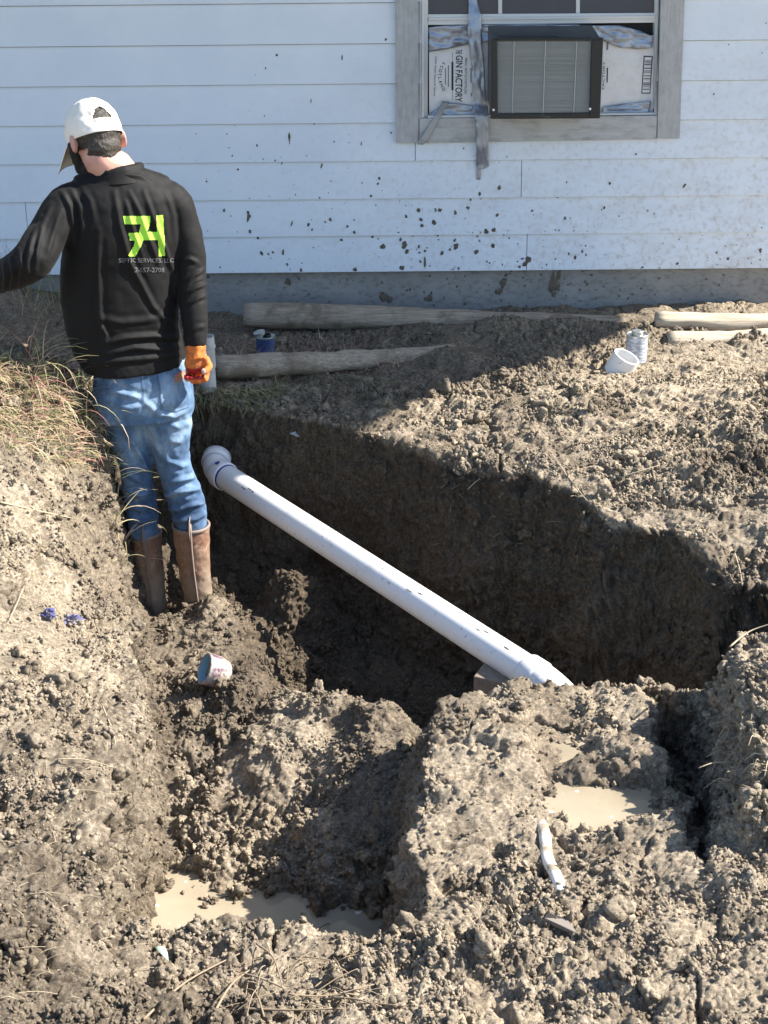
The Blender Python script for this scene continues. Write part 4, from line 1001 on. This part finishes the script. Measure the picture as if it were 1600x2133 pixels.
for i in range(90):
    px = r_.uniform(0, 340); py = r_.uniform(1250, 2100); p = Vector(G(px, py, .006)); an = r_.uniform(0, 3.14); ll = r_.uniform(.01, .05); d = Vector((math.cos(an) * ll, math.sin(an) * ll * .5, r_.uniform(-.01, .01)))
    L.append(([p - d, p + Vector((0, 0, .006)), p + d], r_.uniform(.0006, .0013)))
for i in range(60):
    px = r_.uniform(880, 1600); py = r_.uniform(780, 1150); p = Vector(G(px, py, .006)); an = r_.uniform(0, 3.14); ll = r_.uniform(.01, .04); d = Vector((math.cos(an) * ll, math.sin(an) * ll * .5, r_.uniform(-.01, .01)))
    L.append(([p - d, p + Vector((0, 0, .006)), p + d], r_.uniform(.0006, .0012)))
roots('dry_stems', L, .002, M_root, 'scattered dry straw stems and rootlets lying on the clods', 'dry stems')
# ------------------------------------------------------------------ the man
def proj(V):
    """world points -> photo pixels, used to lay folds where the cloth really creases"""
    V = np.asarray(V, float); st, ct = math.sin(TH), math.cos(TH)
    x = V[:, 0]; y = V[:, 1]; z = V[:, 2] - CZ
    dep = y * ct - z * st; up = y * st + z * ct
    u2 = x / dep * FPX; v2 = up / dep * FPX; c, s = math.cos(-ROLL), math.sin(-ROLL)
    return 800 + u2 * c - v2 * s, 1066.5 - (u2 * s + v2 * c)
def ringloft(mb, secs, seg=28, p=2.3, cap=True):
    """secs: (centre, axisA vector (half width), axisB vector (half depth))"""
    vs = []; fs = []
    for c, a, b in secs:
        c, a, b = Vector(c), Vector(a), Vector(b)
        for k in range(seg):
            t = 2 * math.pi * k / seg; cs, sn = math.cos(t), math.sin(t)
            e = 2 / p; vs.append(c + a * (abs(cs) ** e * (1 if cs > 0 else -1)) + b * (abs(sn) ** e * (1 if sn > 0 else -1)))
    n = len(secs)
    for i in range(n - 1):
        for k in range(seg):
            k2 = (k + 1) % seg; fs.append((i * seg + k, i * seg + k2, (i + 1) * seg + k2, (i + 1) * seg + k))
    if cap: fs.append(tuple(range(seg))[::-1]); fs.append(tuple((n - 1) * seg + k for k in range(seg)))
    mb.add(vs, fs)
def limb(mb, pts, rads, seg=20, sub=5):
    """smooth tapering limb through joints"""
    pts = [Vector(p) for p in pts]; out = []; rr = []
    for i in range(len(pts) - 1):
        p0 = pts[max(i - 1, 0)]; p1 = pts[i]; p2 = pts[i + 1]; p3 = pts[min(i + 2, len(pts) - 1)]
        for s in range(sub):
            t = s / sub; out.append(.5 * ((2 * p1) + (-p0 + p2) * t + (2 * p0 - 5 * p1 + 4 * p2 - p3) * t * t + (-p0 + 3 * p1 - 3 * p2 + p3) * t ** 3)); rr.append(rads[i] * (1 - t) + rads[i + 1] * t)
    out.append(pts[-1]); rr.append(rads[-1]); mb.tube(out, rr, seg)
def ball(mb, c, a, b, u, seg=20):
    c, a, b, u = map(Vector, (c, a, b, u)); vs = []; fs = []; m = seg // 2
    for i in range(m + 1):
        ph = math.pi * i / m
        for k in range(seg): t = 2 * math.pi * k / seg; vs.append(c + u * math.cos(ph) + (a * math.cos(t) + b * math.sin(t)) * (math.sin(ph) + 1e-4))
    for i in range(m):
        for k in range(seg): k2 = (k + 1) % seg; fs.append((i * seg + k, i * seg + k2, (i + 1) * seg + k2, (i + 1) * seg + k))
    mb.add(vs, fs)
def fuse(mb, name, voxel, smooth=6):
    """voxel-fuse overlapping lofts into one continuous skin"""
    me = bpy.data.meshes.new(name); me.from_pydata(mb.v, [], mb.f); me.update()
    bm = bmesh.new(); bm.from_mesh(me); bmesh.ops.recalc_face_normals(bm, faces=bm.faces); bm.to_mesh(me); bm.free()
    o = bpy.data.objects.new(name, me); C.objects.link(o)
    m = o.modifiers.new('r', 'REMESH'); m.mode = 'VOXEL'; m.voxel_size = voxel
    s = o.modifiers.new('s', 'SMOOTH'); s.factor = .5; s.iterations = smooth
    bpy.context.view_layer.update(); dg = bpy.context.evaluated_depsgraph_get()
    out = bpy.data.meshes.new_from_object(o.evaluated_get(dg)); bpy.data.objects.remove(o); return out
def getco(me): a = np.empty(len(me.vertices) * 3, np.float32); me.vertices.foreach_get('co', a); return a.reshape(-1, 3)
def getno(me): a = np.empty(len(me.vertices) * 3, np.float32); me.vertex_normals.foreach_get('vector', a); return a.reshape(-1, 3)
def setco(me, V): me.vertices.foreach_set('co', np.asarray(V, np.float32).ravel()); me.update()
def folds(me, lines, base=0, bs=.06, seed=0, back=True):
    """lines: (polyline px, amplitude m, width px)"""
    V = getco(me); N_ = getno(me); px, py = proj(V); h = np.zeros(len(V))
    for pl, amp, wd in lines:
        best = np.full(len(V), 1e9); par = np.zeros(len(V)); nn = len(pl) - 1
        for i in range(len(pl) - 1):
            x0, y0 = pl[i]; x1, y1 = pl[i + 1]; dx, dy = x1 - x0, y1 - y0; L2 = dx * dx + dy * dy + 1e-6
            s = np.clip(((px - x0) * dx + (py - y0) * dy) / L2, 0, 1); d = np.hypot(px - x0 - s * dx, py - y0 - s * dy)
            m = d < best; best = np.where(m, d, best); par = np.where(m, (i + s) / nn, par)
        g = np.exp(-(best / wd) ** 2); tr = np.exp(-((best - wd * 1.7) / wd) ** 2) * .45
        h += amp * (g - tr) * np.sqrt(np.clip(np.sin(np.pi * np.clip(par, .03, .97)), 0, 1))
    face = np.clip(-N_[:, 1] * 1.6 + .35, 0, 1) if back else 1
    h = h * face + base * fbm(V, bs, 3, seed)
    setco(me, V + N_ * h[:, None])

PY = 4.70
man = empty('person', (-.72, 4.72, -.53), 'man in white cap, black shirt, jeans and muddy boots standing in the hole', 'person')
B = lambda px, py, dy=0: aty(px, py, PY + dy)
psi = R(20); rt_ = Vector((math.cos(psi), math.sin(psi), 0)); fw = Vector((-math.sin(psi), math.cos(psi), 0))
def tors(px, py, a, b, dy=0, ps=20):
    p = R(ps); return (B(px, py, dy), Vector((math.cos(p), math.sin(p), 0)) * a, Vector((-math.sin(p), math.cos(p), 0)) * b)
# head frame
hy = R(34); pit = R(22)
hf = Vector((-math.sin(hy) * math.cos(pit), math.cos(hy) * math.cos(pit), -math.sin(pit))); hr = Vector((math.cos(hy), math.sin(hy), 0)); hu = hr.cross(hf).normalized()
HC = B(196, 279, .03)
neckb = B(243, 352, -.0)
# ---- body (one continuous skin: head, neck, trunk, arms, legs inside the clothes)
mb = MB()
ball(mb, HC, hr * .074, hf * .091, hu * .097, 28)
ball(mb, HC + hf * .035 - hu * .065, hr * .056, hf * .062, hu * .062, 24)
ball(mb, HC + hf * .098 - hu * .028, hr * .012, hf * .018, hu * .022, 12)            # nose
ball(mb, HC + hf * .088 - hu * .066, hr * .024, hf * .012, hu * .010, 12)            # mouth
for s in (-1, 1):
    ball(mb, HC + hf * .070 + hr * .030 * s + hu * .004, hr * .017, hf * .014, hu * .010, 12)   # brow
    e = HC + hr * (.079 * s) - hf * .012 - hu * .028
    ball(mb, e, hr * .006 + hf * -.004 * 1, (hf * .019 - hu * .004), hu * .031, 16)
    ball(mb, e + hr * .010 * s - hf * .010, hr * .005, hf * .016, hu * .030, 16)
limb(mb, [HC - hu * .03 - hf * .015, HC - hu * .10 - hf * .02, neckb + Vector((0, 0, -.01)), neckb + Vector((0, 0, -.10))], [.060, .058, .066, .075])
for a_ in [(tors(255, 420, .15, .085), tors(252, 480, .15, .10), tors(255, 600, .14, .10), tors(272, 740, .13, .09), tors(292, 820, .14, .10))]: ringloft(mb, a_)
limb(mb, [B(345, 425, .04), B(362, 440, .05), B(390, 520, .04), B(397, 585, .01), B(404, 650, -.03), B(408, 722, -.06), B(409, 742, -.062)], [.035, .035, .035, .033, .028, .024, .022])
limb(mb, [B(180, 420, -.03), B(142, 436, -.06), B(98, 495, -.13), B(62, 546, -.2), B(5, 576, -.12), B(-60, 594, -.02), B(-125, 608, .04), B(-140, 611, .05)], [.035, .04, .038, .036, .03, .026, .024, .022])
for q in ([(343, 850, .0), (357, 945, 0), (386, 1035, 0), (397, 1103, 0), (409, 1240, 0)], [(262, 860, 0), (281, 950, .01), (292, 1045, .02), (300, 1115, .02), (318, 1240, .03)]):
    limb(mb, [B(*a) for a in q], [.06, .042, .036, .032, .03])
# hand ends for the far (left) hand, outside the picture
hb = B(-150, 612, .06)
ball(mb, hb, (.045, 0, 0), (0, .02, 0), (0, 0, .04), 12)
for k in range(4): limb(mb, [hb + Vector((-.03, 0, .028 - k * .018)), hb + Vector((-.075, 0, .026 - k * .018)), hb + Vector((-.10, .03, .022 - k * .018))], [.010, .009, .007], 8)
limb(mb, [hb + Vector((.0, -.01, .03)), hb + Vector((-.03, -.03, .05)), hb + Vector((-.055, -.035, .055))], [.011, .010, .008], 8)
me = fuse(mb, 'body', .0042, 4); body = link('body', me, M_skin, man)

# ---- hair, beard, eyes
def shellpart(name, make, m, voxel=.004, smooth=3, nz=0, ns=.01):
    mb = MB(); make(mb); me = fuse(mb, name, voxel, smooth)
    if nz: V = getco(me); setco(me, V + getno(me) * (fbm(V, ns, 3, 3) * nz)[:, None])
    return link(name, me, m, man)
def mk(mb):
    ball(mb, HC - hf * .008 + hu * .006, hr * .0805, hf * .0925, hu * .100, 28)
    ball(mb, HC - hf * .040 - hu * .052, hr * .062, hf * .052, hu * .050, 24)
    ball(mb, HC - hf * .050 - hu * .082, hr * .040, hf * .032, hu * .030, 20)
me = None
mb = MB(); mk(mb); me = fuse(mb, 'hair', .004, 3)
bm = bmesh.new(); bm.from_mesh(me)
dele = []
for v in bm.verts:
    d = v.co - HC; f_, u_, r__ = d.dot(hf), d.dot(hu), d.dot(hr)
    if f_ > .018 and u_ < .02: dele.append(v)
    elif f_ > -.03 and u_ < -.052: dele.append(v)
    elif abs(r__) > .058 and -.055 < f_ < .02 and u_ < -.055 : dele.append(v)
bmesh.ops.delete(bm, geom=dele, context='VERTS'); bm.to_mesh(me); bm.free()
V = getco(me); setco(me, V + getno(me) * (fbm(V, .008, 3, 3) * .0016)[:, None]); hair = link('hair', me, M_hair, man)
def mk(mb):
    ball(mb, HC + hf * .050 - hu * .088, hr * .062, hf * .064, hu * .066, 24)
    for s in (-1, 1): limb(mb, [HC + hr * .070 * s + hf * .022 - hu * .005, HC + hr * .068 * s + hf * .030 - hu * .05, HC + hr * .045 * s + hf * .055 - hu * .10], [.012, .016, .022], 12)
shellpart('beard', mk, M_beard, .004, 3, .0018, .01)
for s in (-1, 1):
    mb = MB(); ball(mb, HC + hf * .080 + hr * .030 * s - hu * .010, hr * .011, hf * .011, hu * .011, 12); mb.build('eye', M_whitebit, man, smooth=True)

# ---- cap: domed crown with a rear opening, strap and curved brim
CC = HC + hu * .012 - hf * .002
seg, rows = 96, 40; vs = []; fs = []
def crown(th, ph):   # th around (0 = front), ph 0 top .. 1 band
    a = ph * math.pi / 2; rr = math.sin(a) ** .82; hh = max(math.cos(a), 0) ** .85
    low = -.012 - .016 * math.cos(th - math.pi) * -1 * 0
    bandz = -.006 - .014 * math.cos(th) * 0
    q = hf * (math.cos(th) * .1015 * rr) + hr * (math.sin(th) * .0865 * rr) + hu * (.097 * hh - .012 * ph)
    return CC + q
for i in range(rows + 5):
    ph = min(i / rows, 1.0); drop = max(0, i - rows) * .004
    for k in range(seg):
        th = 2 * math.pi * k / seg; p = crown(th, ph) - hu * drop
        pr = .0012 * (abs(math.sin(3 * th)) ** .25)
        vs.append(p + (p - CC).normalized() * (pr + .0018 * float(math.sin(7 * th + 4 * ph)) * ph * .5))
for i in range(rows + 4):
    for k in range(seg):
        th = 2 * math.pi * (k + .5) / seg; ph = (i + .5) / rows
        db = abs(((th - math.pi) + math.pi) % (2 * math.pi) - math.pi)
        top = .60 + .22 * (db / .37) ** 2
        if db < .37 and top < ph < .88: continue
        k2 = (k + 1) % seg; fs.append((i * seg + k, i * seg + k2, (i + 1) * seg + k2, (i + 1) * seg + k))
mb = MB(); mb.add(vs, fs); me = bpy.data.meshes.new('cap'); me.from_pydata(mb.v, [], mb.f); me.update()
V = getco(me); setco(me, V + getno(me) * (fbm(V, .035, 3, 12) * .0032)[:, None])
cap = link('cap', me, M_cap, man); s = cap.modifiers.new('s', 'SOLIDIFY'); s.thickness = .0016
mb = MB(); n = 22; m_ = 8; vs = []
for i in range(n + 1):
    an = -1.15 + 2.3 * i / n
    for j in range(m_ + 1):
        t = j / m_; inner = hf * (math.cos(an) * .104) + hr * (math.sin(an) * .088)
        out_ = hf * (.095 + .112 * math.cos(an * 1.1)) + hr * (math.sin(an * .98) * .112)
        q = inner.lerp(out_, t); vs.append(CC + q - hu * (.020 + .040 * t + .034 * (q.dot(hr) / .09) ** 2 * (.3 + .7 * t)))
mb.add(vs, [(i * (m_ + 1) + j, i * (m_ + 1) + j + 1, (i + 1) * (m_ + 1) + j + 1, (i + 1) * (m_ + 1) + j) for i in range(n) for j in range(m_)])
br = mb.build('brim', M_cap, cap, smooth=True); s = br.modifiers.new('s', 'SOLIDIFY'); s.thickness = .0035; s.offset = 0

# ---- shirt
mb = MB()
ringloft(mb, [tors(247, 352, .070, .068), tors(248, 372, .105, .080), tors(250, 392, .165, .095, 0), tors(252, 415, .195, .108), tors(254, 450, .200, .118), tors(256, 500, .196, .124), tors(250, 560, .196, .126), tors(250, 620, .196, .128),
              tors(256, 680, .190, .130), tors(268, 730, .186, .134), tors(282, 762, .176, .130, 0, 26)], 40, 2.35)
limb(mb, [B(330, 412, .03), B(362, 430, .05), B(392, 520, .04), B(397, 585, .01), B(404, 650, -.03), B(408, 722, -.06)], [.062, .068, .058, .053, .046, .037], 26)
limb(mb, [B(180, 415, -.03), B(142, 430, -.06), B(98, 492, -.13), B(62, 546, -.2), B(5, 576, -.12), B(-60, 594, -.02), B(-125, 608, .04)], [.062, .070, .064, .066, .052, .045, .038], 26)
limb(mb, [B(160, 400, -.04), B(250, 385, 0), B(345, 400, .05)], [.05, .075, .05], 24)
me = fuse(mb, 'shirt', .0048, 9)
SH = [([(206, 480), (204, 560), (207, 650), (216, 705)], .006, 6), ([(238, 400), (250, 470), (272, 550), (320, 640), (382, 702)], .007, 6), ([(300, 400), (322, 460), (345, 520), (362, 570), (372, 640)], .006, 5),
      ([(270, 400), (290, 440), (312, 500), (335, 560)], .005, 5), ([(262, 420), (278, 480), (300, 540)], .004, 4), ([(345, 400), (362, 450), (368, 520)], .004, 5),
      ([(128, 398), (146, 430), (152, 470), (150, 510)], .007, 5), ([(148, 392), (166, 430), (172, 470), (168, 500)], .005, 5), ([(172, 392), (188, 420), (196, 460)], .004, 6),
      ([(200, 690), (214, 682), (222, 700), (214, 714)], .008, 5), ([(218, 716), (260, 704), (320, 700), (386, 706)], .009, 6), ([(226, 738), (280, 724), (330, 728), (384, 722)], .008, 6), ([(190, 760), (240, 752), (310, 746), (384, 736)], .006, 6),
      ([(205, 662), (250, 672), (300, 668), (350, 660)], .005, 7),
      ([(388, 590), (404, 574), (424, 562)], .009, 4), ([(392, 612), (408, 600), (428, 592)], .009, 4), ([(396, 634), (412, 622), (428, 616)], .008, 4), ([(378, 545), (396, 540), (412, 548)], .005, 5), ([(398, 690), (414, 682), (428, 680)], .004, 5),
      ([(108, 425), (88, 470), (78, 520), (74, 560)], .006, 5), ([(126, 440), (110, 490), (98, 540)], .005, 5), ([(88, 450), (66, 500), (56, 550), (56, 590)], .006, 5), ([(40, 520), (46, 560), (40, 600)], .007, 4.5), ([(22, 535), (28, 570), (22, 604)], .008, 4), ([(6, 545), (12, 576), (8, 606)], .007, 4),
      ([(190, 360), (220, 345), (250, 338), (290, 345), (312, 362)], .007, 5), ([(200, 376), (240, 362), (290, 366), (316, 378)], .004, 4)]
folds(me, SH, .0022, .07, 5)
shirt = link('shirt', me, M_shirt, man)
# collar: a soft stand collar folded over at the right
mb = MB(); vs = []; n = 48; prof = [(-.012, .020), (.004, .012), (.020, .009), (.032, .006), (.038, -.001), (.034, -.009), (.014, -.014), (-.01, -.012)]
cb0 = neckb + Vector((-.002, .008, -.030)); tax = Vector((-.05, .10, 1)).normalized(); ca = (rt_ - tax * rt_.dot(tax)).normalized(); cb_ = tax.cross(ca)
for i in range(n):
    a = 2 * math.pi * i / n
    wob = .005 * math.sin(3 * a + 1) + .003 * math.sin(8 * a) + .002 * math.sin(17 * a)
    for h_, o_ in prof:
        r1 = .075 + o_ + wob * (h_ / .05); vs.append(cb0 + ca * math.cos(a) * r1 * 1.08 + cb_ * math.sin(a) * r1 * .98 + tax * (h_ * (1.0 + .15 * math.cos(a + .6))))
m_ = len(prof)
mb.add(vs, [(i * m_ + j, i * m_ + (j + 1), ((i + 1) % n) * m_ + (j + 1), ((i + 1) % n) * m_ + j) for i in range(n) for j in range(m_ - 1)])
cobj = mb.build('collar', M_shirt, shirt, smooth=True)
# prints on the back
shbvh = BVHTree.FromPolygons([v.co.copy() for v in me.vertices], [tuple(p.vertices) for p in me.polygons])
def decal(name, bvh, V2, F, m, parent, off=.0014):
    out = []; last = None
    o = Vector((0, 0, CZ))
    for x, y in V2:
        loc, nn, i, d = bvh.ray_cast(o, ray(x, y).normalized())
        if loc is None or (last is not None and (loc - last).length > .12 and False): loc = last or B(x, y); nn = Vector((0, -1, 0))
        last = loc; out.append(loc + nn * off)
    me_ = bpy.data.meshes.new(name); me_.from_pydata(out, [], F); me_.update(); return link(name, me_, m, parent)
def polygrid(polys, step=1.4):
    xs = [p[0] for q in polys for p in q]; ys = [p[1] for q in polys for p in q]
    gx = np.arange(min(xs), max(xs) + step, step); gy = np.arange(min(ys), max(ys) + step, step); A_, B_ = np.meshgrid(gx, gy)
    ins = np.zeros((len(gy) - 1, len(gx) - 1), bool)
    for q in polys: ins |= inpoly(A_[:-1, :-1] + step / 2, B_[:-1, :-1] + step / 2, q)
    ids = {}; V2 = []; F = []
    def g(i, j):
        if (i, j) not in ids: ids[(i, j)] = len(V2); V2.append((gx[j], gy[i]))
        return ids[(i, j)]
    for i, j in zip(*np.nonzero(ins)): F.append((g(i, j), g(i + 1, j), g(i + 1, j + 1), g(i, j + 1)))
    return V2, F
s_ = 140 / 1600.
lp = lambda L_: [(230 + x * s_, 430 + y * s_) for x, y in L_]
V2, F = polygrid([lp([(300, 230), (950, 225), (950, 380), (865, 610), (1115, 610), (1085, 215), (1250, 205), (1305, 1170), (1150, 1190), (1135, 800), (780, 805), (700, 1000), (590, 1190), (415, 1180), (560, 930), (580, 810), (465, 815), (430, 625), (690, 625), (690, 560), (725, 425), (335, 425)])], 1.0)
decal('printed_emblem', shbvh, V2, F, M_lime, shirt)
def textdecal(s, px, py, wpx, hpx, rot, m, bvh, parent):
    cu = bpy.data.curves.new('t', 'FONT'); cu.body = s; cu.align_x = 'CENTER'; cu.align_y = 'CENTER'; cu.size = 1; cu.resolution_u = 2; cu.offset = .012
    o = bpy.data.objects.new('t', cu); C.objects.link(o); bpy.context.view_layer.update()
    me_ = bpy.data.meshes.new_from_object(o.evaluated_get(bpy.context.evaluated_depsgraph_get())); bpy.data.objects.remove(o)
    co = getco(me_); c = (co.max(0) + co.min(0)) / 2; wd, ht = (co.max(0) - co.min(0))[:2]; a = math.radians(rot)
    V2 = [(px + (x - c[0]) * wpx / wd * math.cos(a) + (y - c[1]) * hpx / ht * math.sin(a), py - (y - c[1]) * hpx / ht * math.cos(a) + (x - c[0]) * wpx / wd * math.sin(a)) for x, y, z in co]
    return decal('lettering', bvh, V2, [tuple(p.vertices) for p in me_.polygons], m, parent, .0022)
textdecal('SEPTIC SERVICES, LLC', 304, 543, 114, 10.5, 0, M_greyprint, shbvh, shirt)
textdecal('2-557-2708', 311, 562, 62, 10, 0, M_greyprint, shbvh, shirt)

# ---- jeans
mb = MB()
ringloft(mb, [tors(292, 745, .150, .105), tors(294, 775, .162, .118), tors(299, 820, .172, .130), tors(303, 862, .168, .125)], 36, 2.3)
limb(mb, [B(343, 825, .02), B(350, 880, 0), B(357, 945, 0), B(369, 990, 0), B(386, 1035, 0), B(394, 1070, 0), B(397, 1103, 0)], [.088, .084, .064, .061, .066, .062, .055], 26)
limb(mb, [B(256, 830, -.01), B(262, 880, .0), B(281, 950, .01), B(286, 1000, .02), B(292, 1045, .02), B(297, 1080, .02), B(300, 1115, .02)], [.084, .080, .063, .058, .058, .055, .050], 26)
me = fuse(mb, 'jeans', .0048, 6)
JF = [([(342, 1008), (372, 1002), (398, 996), (412, 990)], .009, 5), ([(340, 1034), (370, 1026), (402, 1020), (428, 1018)], .012, 6), ([(344, 1058), (372, 1062), (405, 1052), (432, 1046)], .010, 5), ([(352, 1080), (380, 1084), (410, 1080), (430, 1070)], .008, 5),
      ([(330, 948), (352, 960), (380, 972), (396, 966)], .006, 5), ([(300, 838), (330, 862), (362, 868), (395, 850)], .009, 6), ([(232, 812), (262, 822), (296, 830)], .010, 6), ([(240, 845), (270, 850), (292, 846)], .005, 5),
      ([(250, 882), (272, 915), (296, 955), (312, 990)], .010, 6), ([(258, 985), (290, 1000), (314, 1010)], .008, 5), ([(258, 1020), (290, 1030), (322, 1022)], .009, 5), ([(262, 1050), (295, 1062), (324, 1050)], .009, 5), ([(266, 1078), (298, 1088), (326, 1074)], .007, 5),
      ([(305, 880), (325, 920), (338, 950)], .005, 6), ([(350, 880), (372, 890), (396, 878)], .005, 6), ([(340, 912), (366, 922), (392, 912)], .004, 6), ([(330, 905), (345, 935), (352, 975)], .004, 5)]
folds(me, JF, .0035, .045, 8)
jeans = link('jeans', me, M_jean, man)
jb = BVHTree.FromPolygons([v.co.copy() for v in me.vertices], [tuple(p.vertices) for p in me.polygons])
def seam(pts, w, m=M_seam, name='seam', off=.0012):
    out = []
    for i in range(len(pts) - 1):
        (x0, y0), (x1, y1) = pts[i], pts[i + 1]; L_ = math.hypot(x1 - x0, y1 - y0); n = max(2, int(L_ / 3)); nx, ny = -(y1 - y0) / L_ * w / 2, (x1 - x0) / L_ * w / 2
        for k in range(n + (i == len(pts) - 2)): t = k / n; x, y = x0 + (x1 - x0) * t, y0 + (y1 - y0) * t; out += [(x - nx, y - ny), (x + nx, y + ny)]
    F = [(2 * i, 2 * i + 1, 2 * i + 3, 2 * i + 2) for i in range(len(out) // 2 - 1)]
    return decal(name, jb, out, F, m, jeans, off)
V2, F = polygrid([[(329, 778), (390, 768), (393, 846), (368, 857), (338, 853)]], 2.0)
decal('pocket', jb, V2, F, M_jean, jeans, .0035)
seam([(298, 776), (297, 800), (299, 850)], 4, name='seam'); seam([(329, 779), (338, 853), (368, 857), (393, 846)], 1.8, off=.0045); seam([(329, 781), (390, 771)], 2.5, off=.0045)
seam([(236, 786), (262, 784), (272, 782)], 2.0)
V2, F = polygrid([[(363, 781), (380, 772), (384, 778), (383, 786), (364, 799), (361, 790)]], 1.2); decal('leather_patch', jb, V2, F, M_leather, jeans, .0055)

# ---- boots
for nm, pts, rad, dy in (('r', [(398, 1094), (400, 1130), (405, 1180), (411, 1225), (415, 1262), (416, 1292)], [.066, .063, .058, .053, .050, .050], 0), ('l', [(303, 1108), (306, 1145), (312, 1195), (318, 1240), (322, 1272), (323, 1300)], [.058, .056, .052, .048, .047, .047], .03)):
    mb = MB(); P_ = [B(x, y, dy) for x, y in pts]
    limb(mb, P_, rad, 30, 4)
    ft = P_[-1]; ball(mb, ft + Vector((-.02, .10, -.01)), (.050, .017, 0), (-.03, .12, 0), (0, 0, .052), 20); ball(mb, ft + Vector((0, 0, -.02)), (.05, 0, 0), (0, .05, 0), (0, 0, .045), 18)
    me = fuse(mb, 'boot', .0045, 3); V = getco(me); setco(me, V + getno(me) * (fbm(V, .03, 3, 4) * .0022)[:, None])
    bo = link('boot', me, M_boot, man)
    mb = MB(); up_ = (P_[0] - P_[1]).normalized(); mb.lathe(P_[0] - up_ * .006, up_, [(0, rad[0] + .001), (.002, rad[0] + .003), (.010, rad[0] + .003), (.012, rad[0] - .001), (.011, rad[0] - .006), (0, rad[0] - .006)], 36); mb.build('top_band', M_bootp, bo, smooth=True)
    mb = MB(); bk = []
    for i, p in enumerate(P_): bk.append(p + Vector((.10, -1, .0)).normalized() * (rad[i] + .0005))
    o0 = bk[0] + Vector((0, .0, .035)); mb.tube([o0] + bk[:5], [.0075, .009, .008, .007, .0075, .008], 8, squash=.5); mb.build('back_strip', M_bootp, bo, smooth=True)
    mb = MB(); t0 = bk[0]; lp_ = [t0 + Vector((-.004, -.004, -.03)), t0 + Vector((-.004, -.010, .0)), t0 + Vector((-.002, -.008, .04)), t0 + Vector((0, .002, .055)), t0 + Vector((.002, .010, .04)), t0 + Vector((.002, .012, -.0))]
    mb.tube(lp_, .0085, 8, squash=.35); mb.build('pull_loop', M_bootp, bo, smooth=True)

# ---- right glove closed round something small
GC = B(409, 757, -.065)
mb = MB()
limb(mb, [B(408, 716, -.06), B(408, 732, -.062), B(409, 745, -.065)], [.034, .033, .036], 20)
ball(mb, GC, (.040, .006, 0), (-.003, .027, 0), (0, 0, .040), 20)
for k in range(4):
    bx_ = GC + Vector((.030 - k * .0195, .012 - k * .002, -.026 - .003 * math.sin(k * 1.1)))
    l = (.9, 1.0, .96, .8)[k]
    limb(mb, [bx_ + Vector((0, .004, .012)), bx_ + Vector((-.001, .004, -.020 * l)), bx_ + Vector((-.003, -.016, -.032 * l)), bx_ + Vector((-.004, -.036 * l, -.024 * l)), bx_ + Vector((-.004, -.040 * l, -.008))], [.0108, .0105, .010, .0095, .0085], 12, 4)
limb(mb, [GC + Vector((.030, -.004, .018)), GC + Vector((.044, -.016, -.002)), GC + Vector((.036, -.034, -.014)), GC + Vector((.024, -.042, -.018))], [.014, .0125, .0115, .0105], 12, 4)
me = fuse(mb, 'glove', .0028, 2); V = getco(me); setco(me, V + getno(me) * (fbm(V, .014, 2, 4) * .0014)[:, None])
# rubber coating on the palm and fingers: same glove, second material
pxv, pyv = proj(V); N_ = getno(me)
glove = link('glove', me, [M_orange, M_redrub, M_tip], man)
mi = []
for p in me.polygons:
    c = p.center; q = c - GC
    m = 0
    if q.z < -.010 and q.y < .002 and q.x < .030: m = 1
    if q.z < -.046: m = 0
    if (c - (GC + Vector((.024, -.044, -.016)))).length < .014: m = 2
    mi.append(m)
me.polygons.foreach_set('material_index', mi)
